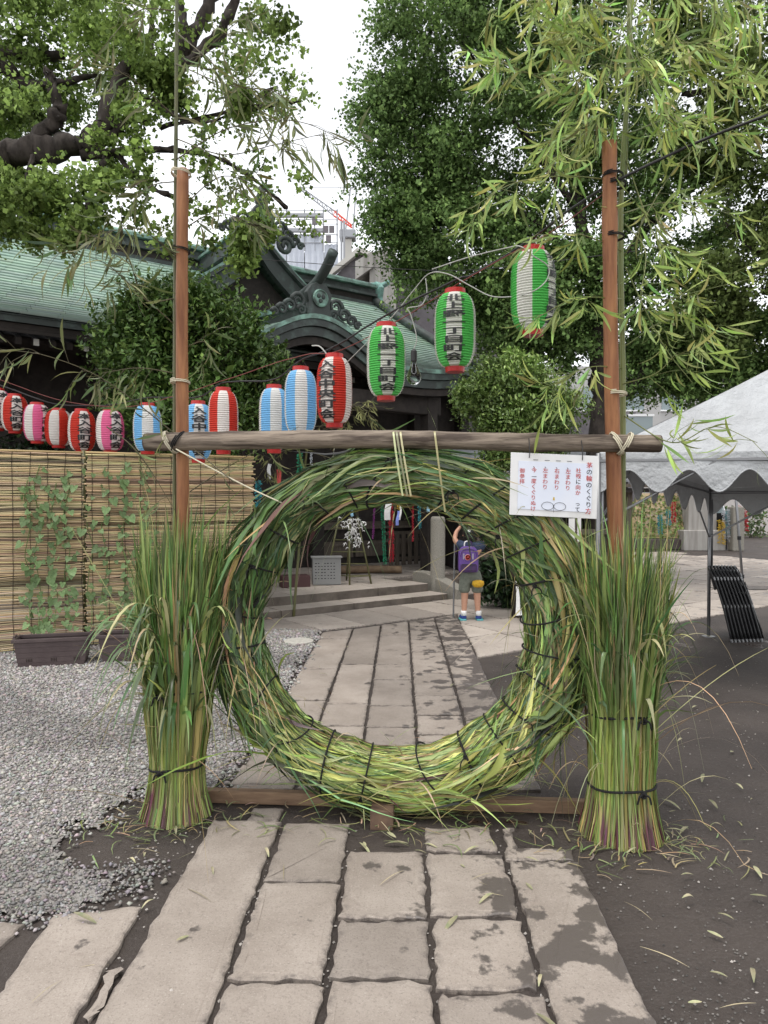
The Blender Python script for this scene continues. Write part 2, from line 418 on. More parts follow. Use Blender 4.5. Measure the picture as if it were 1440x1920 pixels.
YAW = 30 / FPX
def path_pt(xp, d, z=0): return np.array((xp + d * YAW, d, z))
def d_of(y): return CAMH * FPX / (y - 937.0)

def stone(parent, corners, z0, z1, mat, jitter=.008, step=.035, chamfer=.0045, name='paving_stone'):
    """a slab with a slightly ragged outline and worn edges; corners counter-clockwise in world xy"""
    c = np.asarray(corners, float)[:, :2]; pts = []
    for i in range(len(c)):
        a, b = c[i], c[(i + 1) % len(c)]; L = np.linalg.norm(b - a); n = max(2, int(L / step))
        t = (b - a) / L; nn = np.array((t[1], -t[0])); ph = rng.uniform(0, 6.28, 3)
        for k in range(n):
            q = k / n; w = min(q, 1 - q) * L
            off = jitter * (.35 * math.sin(6 * q + ph[0]) + .35 * math.sin(17 * q + ph[1])) + rng.normal(0, jitter * .5)
            off -= .012 * math.exp(-w / .015) * (jitter / .008)
            pts.append(a + t * (q * L) + nn * (off - .006))
    pts = np.array(pts); n = len(pts); ctr = pts.mean(0)
    d = unit(pts - ctr); tz = z1 + rng.normal(0, .0012, n)
    tilt = rng.normal(0, .004, 2)
    tz = tz + (pts - ctr) @ tilt
    tg = np.roll(pts, -1, 0) - np.roll(pts, 1, 0); inn = unit(np.c_[-tg[:, 1], tg[:, 0]])
    if ((ctr - pts) * inn).sum() < 0: inn = -inn
    inn = unit(inn * .8 - d * .35); rim = step * .9
    V = np.vstack([np.c_[pts, np.full(n, z0)], np.c_[pts, tz - chamfer], np.c_[pts + inn * chamfer * 1.3, tz], np.c_[pts + inn * rim * rng.uniform(.5, 1.1, (n, 1)), tz + .0008]])
    F = [(k * n + i, k * n + (i + 1) % n, (k + 1) * n + (i + 1) % n, (k + 1) * n + i) for k in range(3) for i in range(n)]
    F.append(tuple(range(3 * n, 4 * n)))
    cols = np.repeat(np.array([1, 1, .85, 0.]), n)[:, None] * np.ones((1, 3))
    return mk(name, V, F, mat, parent, cols=cols)

def holder(name):
    o = bpy.data.objects.new(name, None); COL.objects.link(o); o['kind'] = 'structure'; ORG[o.name] = np.zeros(3); return o

path = holder('stone_path')
JX = [-.875, -.54, -.225, .105, .435, .735]
cols_y = [[1185, 1201, 1259, 1318, 1362, 1420, 1490, 1549, 2300],
          [1175, 1250, 1325, 1368, 1430, 1490, 1552, 1668, 1860, 2300],
          [1168, 1194, 1250, 1279, 1329, 1370, 1440, 1490, 1556, 1605, 1740, 1856, 2300],
          [1160, 1183, 1204, 1226, 1266, 1310, 1347, 1384, 1450, 1490, 1556, 1612, 1735, 1880, 2300],
          [1154, 1184, 1234, 1288, 1350, 1420, 1490, 1600, 1628, 2300]]
for ci, ys in enumerate(cols_y):
    a, b = JX[ci], JX[ci + 1]
    for k in range(len(ys) - 1):
        d1, d0 = d_of(ys[k]), d_of(ys[k + 1])
        g = .003 + .003 * rng.random(); near = d0 < 3.3
        la = lb = 0
        if ys[k + 1] > 1495 and ys[k] < 1580 and ys[k + 1] < 1640: continue
        j = .0065 if near else .004
        # the far end follows the slanted border of the court
        sl = [0, 0]
        if k == 0: sl = [-.0, .0]
        C = [path_pt(a + g + la, d0 + g), path_pt(b - g, d0 + g), path_pt(b - g, d1 - g), path_pt(a + g + la * .4, d1 - g)]
        if k == 0:
            C[3] = path_pt(a + g, d_of(1189 - 7 * ci) - g); C[2] = path_pt(b - g, d_of(1182 - 7 * ci) - g)
        z1 = .016 + rng.normal(0, .0015) - (.010 if (3.0 < d0 < 3.5) else 0)
        stone(path, C, -.03, z1, m_stone, j)
# loose slabs at the near left
for poly in ([(95, 1722), (268, 1704), (160, 1905), (70, 2050), (-120, 2050)], [(-60, 1745), (52, 1735), (20, 1775), (-80, 1850)],
             [(213, 1822), (226, 1822), (178, 1925), (160, 1925)], [(452, 1440), (560, 1440), (545, 1478), (430, 1478)], [(470, 1522), (532, 1520), (527, 1546), (462, 1550)], [(790, 1560), (915, 1556), (940, 1606), (800, 1604)], [(940, 1560), (960, 1556), (975, 1612), (955, 1615)]):
    C = [G(*p)[:2] for p in poly][::-1]
    stone(path, C, -.03, .02, m_stone, .008)

# the shrine is turned; u runs along its front, b to its back
O = np.array((-.2, 9.7)); U = np.array((math.cos(R(36)), math.sin(R(36)))); Bk = np.array((-U[1], U[0]))
def S(s, t, z=0.0): q = O + s * U + t * Bk; return np.array((q[0], q[1], z))
court = holder('stone_court')
for i in range(-4, 4):              # strip at the foot of the steps
    s0, s1 = i * .62 - .15, i * .62 + .47
    if s1 > 1.95: continue
    stone(court, [S(s0, -1.05), S(s1, -1.05), S(s1, -.01), S(s0, -.01)], -.03, .018, m_court, .004)
srow = [-3.1, -2.35, -1.7, -1.05, -.35, .3, .95, 1.6, 2.3, 3.0, 3.8, 4.6, 5.4, 6.2]
for k in range(len(srow) - 1):
    t0, t1 = srow[k], srow[k + 1]
    s = -.95 + (k % 2) * .35 + .62 * k * 0
    while s < 12:
        w = .75 + .35 * rng.random(); s0, s1 = s, s + w; s = s1
        c = S((s0 + s1) / 2, (t0 + t1) / 2); edge = .735 + c[1] * YAW
        if t0 > -1.1 and s0 < 2.0: continue
        if t0 > .3 and c[0] < 3.6 + .25 * (t0): continue
        L = S(s0, t0)[0] - (.735 + S(s0, t0)[1] * YAW)
        if S(s1, t0)[0] < edge + .2: continue
        if L < 0: s0 += (-L) / U[0]
        if s1 - s0 < .2: continue
        q0 = S(s0, t1); 
        lo = s0
        if q0[0] < .735 + q0[1] * YAW + .03: lo = s0 + (.735 + q0[1] * YAW + .03 - q0[0]) / U[0] * .95
        stone(court, [S(s0, t0), S(s1, t0), S(s1, t1), S(min(lo, s1 - .05), t1)], -.03, .018 + rng.normal(0, .001), m_court, .004)

# gravel on the left: every stone is real
def gravel_zone(x, y):
    px = 720 + FPX * x / y; py = 937 + FPX * CAMH / y
    left = x < -.91 + y * YAW - .10 * (y < 3.3)
    bare = (((x + .98) / .40) ** 2 + ((y - 3.12) / .30) ** 2 < 1 + .35 * np.sin(x * 23) * np.sin(y * 19)) | ((x > -1.25) & (y > 3.05) & (y < 3.6)) | ((x > -1.0) & (y < 3.3))
    slab = (py > 1737 - .13 * px + 6) & (px < 275)
    slab |= (py > 1700) & (px > 262)
    return left & ~bare & ~slab & (y < 8.6)
n = 190000
gy_ = 1.9 + 6.2 * rng.random(n) ** 1.25; gx_ = -.5 - 5.6 * rng.random(n)
wob = .05 * np.sin(gx_ * 9) + .05 * np.sin(gy_ * 13)
k = gravel_zone(gx_ + wob + rng.normal(0, .055, n), gy_ + wob + rng.normal(0, .05, n)) & (gx_ > -.62 * gy_ - .25)
gx_, gy_ = gx_[k], gy_[k]
keep = rng.random(len(gx_)) < np.clip(1.35 - gy_ * .10, .35, 1); gx_, gy_ = gx_[keep], gy_[keep]
m_ = min(len(gx_), 80000); gx_, gy_ = gx_[:m_], gy_[:m_]
N = len(gx_); sz = np.exp(rng.normal(0, .28, N)) * (.0058 + .0010 * (gy_ - 2))
octa = np.array([(1, 0, 0), (0, 1, 0), (-1, 0, 0), (0, -1, 0), (.2, .2, .75), (-.15, 0, -.7)], float)
an = rng.uniform(0, 6.28, N); ca, sa = np.cos(an), np.sin(an)
V = octa[None] * (1 + rng.normal(0, .28, (N, 6, 3))); V[..., 0] *= 1.25
V = np.stack([V[..., 0] * ca[:, None] - V[..., 1] * sa[:, None], V[..., 0] * sa[:, None] + V[..., 1] * ca[:, None], V[..., 2]], -1) * sz[:, None, None]
V += np.stack([gx_, gy_, .010 + sz * .25 + rng.random(N) * .006], -1)[:, None]
of = np.array([(0, 1, 4), (1, 2, 4), (2, 3, 4), (3, 0, 4), (1, 0, 5), (2, 1, 5), (3, 2, 5), (0, 3, 5)])
F = (np.arange(N)[:, None, None] * 6 + of[None]).reshape(-1, 3)
wet = .5 + .5 * np.sin(gx_ * 1.1 + gy_ * 3.4 + np.sin(gx_ * 2.3)); 
g0 = np.array((.345, .32, .30))[None] * (.6 + .85 * rng.random((N, 1)) ** 1.3) * (1 - .30 * np.clip((wet[:, None] - .6) / .25, 0, 1)) * (1 + rng.normal(0, .05, (N, 3)))
tag(mk('gravel', V.reshape(-1, 3), F, m_pebble, cols=np.repeat(g0, 6, 0)), 'grey crushed gravel left of the stone path', 'gravel', kind='stuff')
# the grey bed the gravel lies on
q = 90; bx = np.linspace(-6.0, -.7, q); by = np.linspace(1.95, 8.5, q); Vb = []; Fb = []
BX, BY = np.meshgrid(bx, by); z_ = gravel_zone(BX, BY)
Vb = np.stack([BX, BY, np.full_like(BX, .012)], -1).reshape(-1, 3)
Fb = [(i * q + j, i * q + j + 1, (i + 1) * q + j + 1, (i + 1) * q + j) for i in range(q - 1) for j in range(q - 1) if z_[i, j] and z_[i + 1, j + 1] and z_[i, j + 1] and z_[i + 1, j]]
m_bed = M('gravel_bed', (.20, .185, .17), .9, (.38, .355, .33), 70, bump=1, bscale=90)
tag(mk('gravel_bed', Vb, Fb, m_bed), kind='structure')
# scattered chips on the soil and in the joints
def scatter_chips():
    V = []; F = []; c = []
    for i in range(2300):
        if i >= 620: y = 2.0 + 5 * rng.random() ** 1.5; x = rng.uniform(.75 + y * YAW, .62 * y + .3)
        elif i < 380: x, y = rng.uniform(.8, 3.2), rng.uniform(2.1, 6.5)
        elif i < 480: j = rng.choice(JX[1:5]); y = rng.uniform(2.05, 3.2); x = j + y * YAW + rng.normal(0, .012)
        elif i < 560: y = rng.uniform(2.6, 3.4); x = rng.uniform(-1.3, -.75)
        else: x, y = rng.normal(-.9, .12), rng.uniform(2.1, 3.0)
        s = rng.uniform(.0025, .007) * (.75 if i >= 620 else 1); p = octa * (1 + rng.normal(0, .25, (6, 3))) * s + np.array((x, y, .003 if i < 380 else .004 if (i < 560 or i >= 620) else .016))
        F.extend([(len(V) + a, len(V) + b, len(V) + d) for a, b, d in of]); V.extend(p); c.extend([np.array((.34, .31, .28)) * (rng.uniform(.4, 1.3) if i < 620 else rng.uniform(.15, .6))] * 6)
    tag(mk('gravel_chips', V, F, m_pebble, cols=np.array(c)), 'loose pale stone chips scattered on dark soil and joints', 'stone chips', kind='stuff')
scatter_chips()

# shallow puddles on the soil
m_pud = M('puddle_water', (.060, .036, .025), .10, spec=.6)
for px, py, rx, ry, lab in ((1395, 1105, .5, .28, 'x'),):
    g = G(px, py); a = np.linspace(0, 2 * PI, 30, endpoint=False); rr = 1 + .22 * np.sin(2 * a + px) + .15 * np.sin(5 * a + py) + rng.normal(0, .04, 30)
    z = .0095 if py > 1200 else .026
    tag(mk('puddle', np.vstack([[g[0], g[1], z], np.stack([g[0] + rx * rr * np.cos(a) + .3 * ry * np.sin(a), g[1] + ry * rr * np.sin(a), np.full(30, z)], -1)]), [(0, 1 + i, 1 + (i + 1) % 30) for i in range(30)], m_pud), kind='structure')

# ================================================================== the timber gate
AL = R(-4.0); EX = np.array((math.cos(AL), math.sin(AL), 0)); NR = np.array((math.sin(AL), -math.cos(AL), 0)); EZ = np.array((0, 0, 1.))
gate = thing('timber_gate', 'tall timber gate of two brown posts and a weathered crossbar round the grass ring', 'gate', (.05, 3.36, 0))
def knotty(pts, r, n=14, seg=40, amp=.05, knots=8):
    p = smoothline(pts, max(2, seg // (len(pts) - 1))); rr = np.full(len(p), 1.0); L = len(p)
    for _ in range(knots):
        c, w = rng.uniform(0, L), rng.uniform(.6, 1.3); rr += amp * 1.6 * np.exp(-((np.arange(L) - c) / w) ** 2)
    rr += rng.normal(0, amp * .25, L); return p, rr * r
lpost = P(342, 960, 3.42); rpost = P(1152, 960, 3.25)
for top, bot, r0 in (((342, 318), (343, 1500), .0295), ((1142, 268), (1160, 1500), .0335)):
    d = 3.42 if top[0] < 700 else 3.25
    a, b = P(*top, d), P(*bot, d); b[2] = .02
    mid = [a + (b - a) * t + np.array((rng.normal(0, .004), 0, 0)) for t in (0, .2, .4, .6, .8, 1)]
    p, rr = knotty(mid, r0, amp=.035, knots=10); rr *= np.linspace(.92, 1.12, len(rr))
    B().tube(p, rr, 14).build('post', m_post, gate, smooth=True)
bl, br = P(275, 829, 3.37), P(1236, 832, 3.19)
p, rr = knotty([bl, bl * .75 + br * .25 + EZ * .012, bl * .5 + br * .5 + EZ * .016, bl * .25 + br * .75 + EZ * .004, br], .042, amp=.045, knots=9, seg=60)
rr *= np.linspace(1.03, .93, len(rr))
cb = B().tube(p, rr, 16, cap=False); beam = cb.build('crossbar', m_beam, gate, smooth=True)
for e, tn, r_ in ((bl, bl - br, rr[0]), (br, br - bl, rr[-1])):
    t = tn / np.linalg.norm(tn); B().lathe([(r_, -.004), (r_ * .97, .006), (r_ * .5, .008), (.002, .008)], e, 16, t).build('end_grain', m_cut, beam, smooth=False)
def coil(c, axis, r, turns, pitch, w, n=14, wob=.004):
    ax = unit(np.asarray(axis, float)); u = unit(np.cross(ax, (0.3, .5, .81))); v = np.cross(ax, u); q = []
    for i in range(int(turns * n) + 1):
        a = 2 * PI * i / n; q.append(c + (r + rng.normal(0, wob * .2)) * (math.cos(a) * u + math.sin(a) * v) + ax * (pitch * (i / n - turns / 2)))
    return np.array(q)
BD = unit(br - bl)
def on_beam(px): return bl + (br - bl) * ((px - 275) / (1236 - 275))
for (px, mt, diag) in ((322, m_twine, 1), (338, m_rope, -1), (1160, m_twine, 1), (1175, m_twine, -1)):
    c = on_beam(px); ax = unit(BD + diag * EZ * .55)
    B().tube(coil(c, ax, .056, 2.2, .008, .003), .0035, 5).build('lashing', mt, gate, smooth=True)
for px, py, d, mt in ((342, 716, 3.42, m_twine), (342, 470, 3.42, m_rope), (343, 325, 3.42, m_twine), (1147, 444, 3.25, m_rope), (1145, 330, 3.25, m_rope), (1152, 738, 3.25, m_twine), (1150, 346, 3.25, m_rope)):
    B().tube(coil(P(px + 4 * (px > 700) - 4 * (px < 700), py, d), (0.05, .1, 1), .045, 2.3, .007, .003), .003, 5).build('lashing', mt, gate, smooth=True)
b0, b1 = G(388, 1512), G(1100, 1528)
yb = lambda t: np.array((b0[0] + (b1[0] - b0[0]) * t, 3.50 - .13 * t, 0))
bb = B(); bb.beam(yb(-.05) + EZ * .034, yb(1.05) + EZ * .034, .045, .062); bb.build('base_beam', m_timber, gate, bev=.004)
for px in (722,):
    c = np.array(((px - 720) / FPX * 3.3, 3.42, .045)); B().box(c, (.105, .46, .09), rz=R(-4)).build('foot', m_timberd, gate, bev=.005)
for px, d in ((330, 3.42), (1160, 3.25)):
    c = P(px, 1500, d); B().box((c[0], d + .14, .035), (.09, .3, .07), rz=R(-4)).build('foot', m_timberd, gate, bev=.005)

# ================================================================== the grass ring
RC = np.array((.060, 3.385, .892)); RX, RZ = .762, .722
ring = thing('grass_ring', 'great ring of green and yellow grass bound with black rope under the crossbar', 'grass ring', (RC[0], RC[1], .0))
ROPES = [92, 110, 124, 140, 155, 174, 187, 212, 224, 244, 259, 285, 298, 312, 325, 338, 352, 8, 20, 33, 45, 57, 69]
_ro = np.radians(ROPES)
def tube_r(phi):
    phi = np.asarray(phi, float); d = np.abs((phi[..., None] - _ro + PI) % (2 * PI) - PI); cin = np.exp(-(d.min(-1) / .07) ** 2)
    lump = .5 * np.sin(3 * phi + .6) + .4 * np.sin(7 * phi + 2) + .3 * np.sin(12 * phi)
    thick = .020 * np.cos(phi - R(350))
    return .128 + .011 * lump + thick - .010 * cin
def ring_pt(phi, th, k=1.0, add=0.0):
    r = tube_r(phi) * k + add; e = np.cos(phi)[..., None] * EX + np.sin(phi)[..., None] * EZ
    c = RC + (RX * np.cos(phi))[..., None] * EX + (RZ * np.sin(phi))[..., None] * EZ
    nrm = np.cos(th)[..., None] * e + np.sin(th)[..., None] * NR
    return c + r[..., None] * nrm, nrm
nph, nth = 120, 20
ph, th = np.meshgrid(np.linspace(0, 2 * PI, nph, endpoint=False), np.linspace(0, 2 * PI, nth, endpoint=False), indexing='ij')
pp, _ = ring_pt(ph, th, .90); ii = np.arange(nph * nth).reshape(nph, nth)
Fr = np.stack([ii, np.roll(ii, -1, 0), np.roll(np.roll(ii, -1, 0), -1, 1), np.roll(ii, -1, 1)], -1).reshape(-1, 4)
mk('core', pp.reshape(-1, 3), Fr, m_core, ring, smooth=True)

def blade_colour(phi, N, leafy):
    """leafy green blades, pale yellow stems at the foot and on the right shoulder, some straw"""
    a = np.degrees(phi) % 360
    pale = np.exp(-(((a - 275 + 180) % 360 - 180) / 42) ** 2) * .95 + np.exp(-(((a - 42 + 180) % 360 - 180) / 26) ** 2) * .7 + np.exp(-(((a - 318 + 180) % 360 - 180) / 20) ** 2) * .35
    g = jit((.165, .245, .082), N, .4); dk = jit((.075, .13, .05), N, .38); y = jit((.44, .50, .15), N, .26); st = jit((.46, .35, .17), N, .25); pu = jit((.15, .07, .07), N, .2)
    u = rng.random(N); c = np.where((u < .5)[:, None], g, dk)
    c = np.where((rng.random(N) < pale)[:, None], y, c)
    c = np.where((rng.random(N) < (.05 + .13 * pale + .10 * (np.abs((a - 5 + 180) % 360 - 180) < 28)))[:, None], st, c)
    c = np.where((rng.random(N) < .03)[:, None], pu, c)
    c = np.where((rng.random(N) < .06)[:, None], jit((.24, .30, .14), N, .2), c)
    return c

def ring_blades(N, wide=(.003, .0085), lay=(.88, 1.05), length=(.30, .75), lift=.012, K=10, front=False):
    """blades laid in overlapping sheaves that share a twist, a tone and a frayed end"""
    NS = 46; sc = np.linspace(0, 2 * PI, NS, endpoint=False) + rng.normal(0, .07, NS); sdirn = np.where(rng.random(NS) < .62, 1, -1); stw = rng.normal(0, .6, NS); sth = np.where(rng.random(NS) < .7, rng.uniform(-.3, PI + .3, NS), rng.uniform(PI, 2 * PI, NS))
    sk = rng.uniform(-.08, .20, NS); stone_ = rng.uniform(.65, 1.25, NS); swd = rng.uniform(.6, 1.5, NS)
    sid = rng.integers(0, NS, N)
    phi0 = sc[sid] + rng.normal(0, .09, N); th0 = sth[sid] + rng.normal(0, .62, N)
    if front: th0 = rng.uniform(-.3, PI + .3, N)
    free = rng.random(N) < .38
    phi0 = np.where(free, rng.uniform(0, 2 * PI, N), phi0); th0 = np.where(free & (not front), rng.uniform(0, 2 * PI, N), th0)
    L = rng.uniform(*length, N) / RX * sdirn[sid]
    t = np.linspace(0, 1, K)[None]; tw = (stw[sid] + rng.normal(0, .25, N))[:, None]
    wan = .16 * np.sin(t * rng.uniform(2, 7, N)[:, None] + rng.uniform(0, 6.28, N)[:, None]) * rng.random(N)[:, None]
    phi = phi0[:, None] + L[:, None] * t; th = th0[:, None] + tw * (t - .3) + wan
    lif = np.abs(rng.normal(0, lift, N) * np.where(rng.random(N) < .2, 3.2, 1))[:, None] * t ** 3 * 2.2 + .016 * np.sin(PI * t * rng.uniform(.7, 1.6, N)[:, None]).clip(0) * rng.random(N)[:, None]
    k = (rng.uniform(*lay, N) + np.where(free, 0, sk[sid]))[:, None] * np.ones_like(phi)
    inside = np.cos(th) < -.1; k = np.where(inside, np.minimum(k, 1.01), k); lif = np.where(inside, lif * .35, lif)
    C, nrm = ring_pt(phi, th, k, lif); C = C + rng.normal(0, .0012, C.shape)
    C[..., 2] -= lif * .5; C[..., 2] = np.maximum(C[..., 2], .012)
    low = np.exp(-(((np.degrees(phi0) - 275 + 180) % 360 - 180) / 38) ** 2)
    w = ((wide[0] + (wide[1] - wide[0]) * rng.random(N) ** 1.5) * np.where(free, 1, swd[sid]) * (1 - .45 * low))[:, None] * np.clip(np.minimum(.35 + t * 5, (1 - t) * 2.4 + .06), .06, 1)
    nr = unit(nrm + rng.normal(0, .5, (N, 1, 3)) + .35 * np.sin(t[..., None] * 5 + rng.uniform(0, 6, (N, 1, 1))) * rng.normal(0, 1, (N, 1, 3)))
    return C, w, nr, np.clip(blade_colour(phi0, N, 1) * stone_[sid][:, None], .01, .9)
C, w, nr, col = ring_blades(5200, (.0040, .0155))
V, F = blades3(C, w, nr)
tK = np.linspace(0, 1, C.shape[1])[None, :, None, None]; pal = np.clip(.40 - tK, 0, 1) * 1.3 * rng.random((len(C), 1, 1, 1)); cK = col[:, None, None] * np.array((.95, 1.22, 1.05))[None, None, :, None]
cK = cK * (1 - pal) + np.array((.36, .40, .15)) * pal
g = mk('grass_blades', V, F, m_blade, ring, cols=np.clip(cK, .01, .9).reshape(-1, 3), smooth=False); g['kind'] = 'stuff'
# stray blades and cut ends that stand off the ring
def strays(N, maxlen=.42):
    K = 9; phi = rng.uniform(0, 2 * PI, N); th = rng.uniform(-.6, PI + .6, N); p0, nrm = ring_pt(phi, th, .98)
    tan = unit(-np.sin(phi)[:, None] * EX + np.cos(phi)[:, None] * EZ) * np.where(rng.random(N) < .5, 1, -1)[:, None]
    d = unit(tan * rng.uniform(.5, 1.2, N)[:, None] + nrm * rng.uniform(.25, 1.1, N)[:, None] + rng.normal(0, .3, (N, 3)))
    L = rng.uniform(.10, maxlen, N)[:, None, None]; t = np.linspace(0, 1, K)[None, :, None]
    C = p0[:, None] + d[:, None] * L * t + np.array((0, 0, -1.)) * (t ** 2.2) * L * rng.uniform(.1, .8, N)[:, None, None]
    C[..., 2] = np.maximum(C[..., 2], .02 + .01 * rng.random((N, 1)))
    w = rng.uniform(.0015, .004, N)[:, None] * np.clip((1 - t[..., 0]) * 2 + .08, .08, 1)
    return C, w, unit(nrm[:, None] + rng.normal(0, .6, (N, K, 3)) * .3), phi
C, w, nr, ph0 = strays(220)
V, F = ribbons(C, w, nr); cc = np.where((rng.random(220) < .5)[:, None], jit((.42, .36, .2), 220), blade_colour(ph0, 220, 1))
g = mk('stray_blades', V, F, m_blade, ring, cols=np.repeat(cc, 18, 0), smooth=True); g['kind'] = 'stuff'
# the broad leaves that can be told apart
C, w, nr, col = ring_blades(290, (.008, .0165), (1.0, 1.09), (.28, .62), .035, 9, True)
a_ = np.degrees(np.arctan2(C[:, 4, 2] - RC[2], C[:, 4, 0] - RC[0])) % 360
for i in range(290):
    lower = 240 < a_[i] < 300
    c = np.minimum(col[i] * rng.uniform(.7, 1.15), (.40, .44, .20))
    V, F = blades3(C[i:i + 1], w[i:i + 1] * (.8 if lower else 1), nr[i:i + 1], .3)
    mk('leaf', V, F, m_blade, ring, cols=np.repeat(c[None], 27, 0), smooth=False)
for i, dg in enumerate(ROPES):
    a = np.linspace(0, 2 * PI, 40); tl = rng.normal(0, .07)
    phi = R(dg) + tl * np.cos(a + rng.uniform(0, .6)) ; q, _ = ring_pt(phi, a, 1.09, .008)
    bq = B().tube(q, (.0042 if i % 3 else .0052), 6, cap=False)
    kp, _ = ring_pt(np.array([R(dg) + .0]), np.array([rng.uniform(.8, 2.4)]), 1.16); kp = kp[0]
    if i % 2 == 0:
        for s_ in (-1, 1):
            e = kp + np.array((s_ * .02, -.015, -.045)) + rng.normal(0, .008, 3)
            bq.tube(smoothline([kp, kp + (e - kp) * .5 + np.array((s_ * .008, -.01, .008)), e], 4), .0032, 5)
        bq.tube(coil(kp, (.3, 1, .2), .007, 1.6, .006, .002), .004, 5)
    bq.build('rope_tie', m_rope, ring, smooth=True)
# strips of grass that hang the ring from the crossbar
for px in (752, 758, 765, 828):
    top = on_beam(px) + NR * .05 + EZ * .03; bot = P(px + rng.normal(4, 4), 930 if px < 800 else 960, 3.22)
    q = smoothline([top - NR * .09, top + EZ * .012, (top * .6 + bot * .4) + NR * .02, bot], 4)
    V, F = ribbons(q[None], np.full((1, len(q)), .0042), np.tile(NR, (1, len(q), 1)) + .001)
    mk('hanging_strip', V, F, m_blade, ring, cols=np.tile(jit((.42, .46, .22), 1), (len(V), 1)), smooth=True)

# ================================================================== the two standing bundles
def bundle(px, d, label, profile, ropes, top_z, lean, nleaf):
    x0 = (px - 720) / FPX * d; root = thing('grass_bundle', label, 'grass bundle', (x0, d, 0), 'grass bundles at the posts')
    c0 = np.array((x0, d, 0.)); pz, pr = zip(*profile); N = 1900; K = 14
    rad = np.sqrt(rng.random(N)); an = rng.uniform(0, 2 * PI, N); zt = top_z * (1.04 - .30 * rad ** 2 - .34 * rng.random(N) ** 1.6) + rng.normal(0, .05, N)
    inn = rng.random(N) < .42; rad = np.where(inn, rad, .86 + .16 * rng.random(N))
    t = np.linspace(0, 1, K)[None]; z = zt[:, None] * t
    r = np.interp(z, pz, pr) * rad[:, None]; an2 = an[:, None] + rng.normal(0, .25, N)[:, None] * t
    over = np.maximum(0, t - .72) ** 2 * rng.gamma(1.0, .5, N)[:, None]
    C = np.stack([np.cos(an2) * (r + over * .9) + lean * z ** 1.3, np.sin(an2) * (r + over * .9), z - over * .8 * (rng.random(N) < .35)[:, None]], -1) + c0
    C[:, 0, 2] = .004
    C += np.cumsum(rng.normal(0, .0042, C.shape), 1) * np.clip(z / .8, .15, 1)[..., None]
    low = t < .42
    w = (.003 + .0085 * rng.random(N) ** 1.7)[:, None] * np.clip((1 - t) * 3.2 + .05, .05, 1) * np.where(low, .62, 1.2)
    nr = unit(np.stack([np.cos(an), np.sin(an), 0 * an], -1) + rng.normal(0, .45, (N, 3)))[:, None] * np.ones((1, K, 1))
    V, F = blades3(C, w, nr, .3)
    stem = np.where((rng.random(N) < .35)[:, None], jit((.38, .34, .12), N), jit((.22, .28, .075), N)); purp = jit((.13, .05, .06), N)
    leaf = np.where((rng.random(N) < .38)[:, None], jit((.30, .35, .12), N), jit((.12, .19, .055), N, .38)); dry = jit((.40, .32, .16), N)
    isd = (rng.random(N) < .07)[:, None]; tt = z[..., None]
    cl = np.where(tt < .10 * (1 + rng.random((N, 1, 1))), np.where((rng.random(N) < .45)[:, None], purp, stem)[:, None], stem[:, None])
    f = np.clip((tt - .40) / .30, 0, 1); cl = cl * (1 - f) + leaf[:, None] * f; cl = np.where(isd[:, None], dry[:, None] * np.ones((1, K, 1)), cl)
    cl = np.clip(cl[:, :, None] * np.array((.92, 1.18, 1.04))[None, None, :, None], .01, .9).reshape(-1, 3)
    g = mk('grass_stems', V, F, m_blade, root, cols=cl, smooth=False); g['kind'] = 'stuff'
    # core so that no daylight shows through the stems
    B().lathe([(np.interp(zz, pz, pr) * .72, zz) for zz in np.linspace(.0, .95, 12)], c0, 16).build('core', m_core, root, smooth=True)
    for zr in ropes:
        rr_ = np.interp(zr, pz, pr) * 1.02 + .006; a = np.linspace(0, 2 * PI, 40)
        q = np.stack([c0[0] + lean * zr ** 1.3 + rr_ * np.cos(a), c0[1] + rr_ * np.sin(a), zr + .012 * np.cos(a + 1) + .004 * np.sin(3 * a)], -1)
        bq = B().tube(q, .0058, 6, cap=False); ka = -1.9 if px < 700 else -1.25
        kp = np.array((c0[0] + lean * zr ** 1.3 + (rr_ + .004) * math.cos(ka), c0[1] + (rr_ + .004) * math.sin(ka), zr))
        bq.tube(coil(kp, (.2, 1, .3), .010, 2, .008, .003), .005, 5)
        for s_ in (-1, 1): bq.tube(smoothline([kp, kp + np.array((s_ * .02, -.012, -.002)), kp + np.array((s_ * .03, -.012, -.035))], 4), .0045, 5)
        bq.build('rope_tie', m_rope, root, smooth=True)
    # broad leaves arching out, cut leaves drooping at the side
    n = nleaf; a = rng.uniform(0, 2 * PI, n) if px > 700 else rng.normal(-2.2, 1.1, n); zs = rng.uniform(.50, 1.0, n); L = rng.uniform(.25, .52, n); t = np.linspace(0, 1, 9)[None]
    r0 = np.interp(zs, pz, pr); rr2 = r0[:, None] + L[:, None] * t * rng.uniform(.15, .75, n)[:, None]
    zz = zs[:, None] + L[:, None] * (t * rng.uniform(.3, 1, n)[:, None] - 1.1 * t ** 2.4 * rng.uniform(.05, 1.1, n)[:, None])
    C = np.stack([c0[0] + lean * zz ** 1.3 + np.cos(a)[:, None] * rr2, c0[1] + np.sin(a)[:, None] * rr2, np.maximum(zz, .03)], -1)
    w = rng.uniform(.005, .0125, n)[:, None] * np.clip(np.minimum(.5 + 3 * t, (1 - t) * 2.4 + .05), .05, 1)
    nr = unit(np.stack([np.cos(a), np.sin(a), .7 + 0 * a], -1))[:, None] * np.ones((1, 9, 1)); cc = np.where((rng.random(n) < .25)[:, None], jit((.40, .40, .2), n), jit((.10, .165, .055), n, .3))
    for i in range(n):
        V, F = blades3(C[i:i + 1], w[i:i + 1], nr[i:i + 1], .3); mk('leaf', V, F, m_blade, root, cols=np.repeat(cc[i:i + 1], 27, 0), smooth=False)
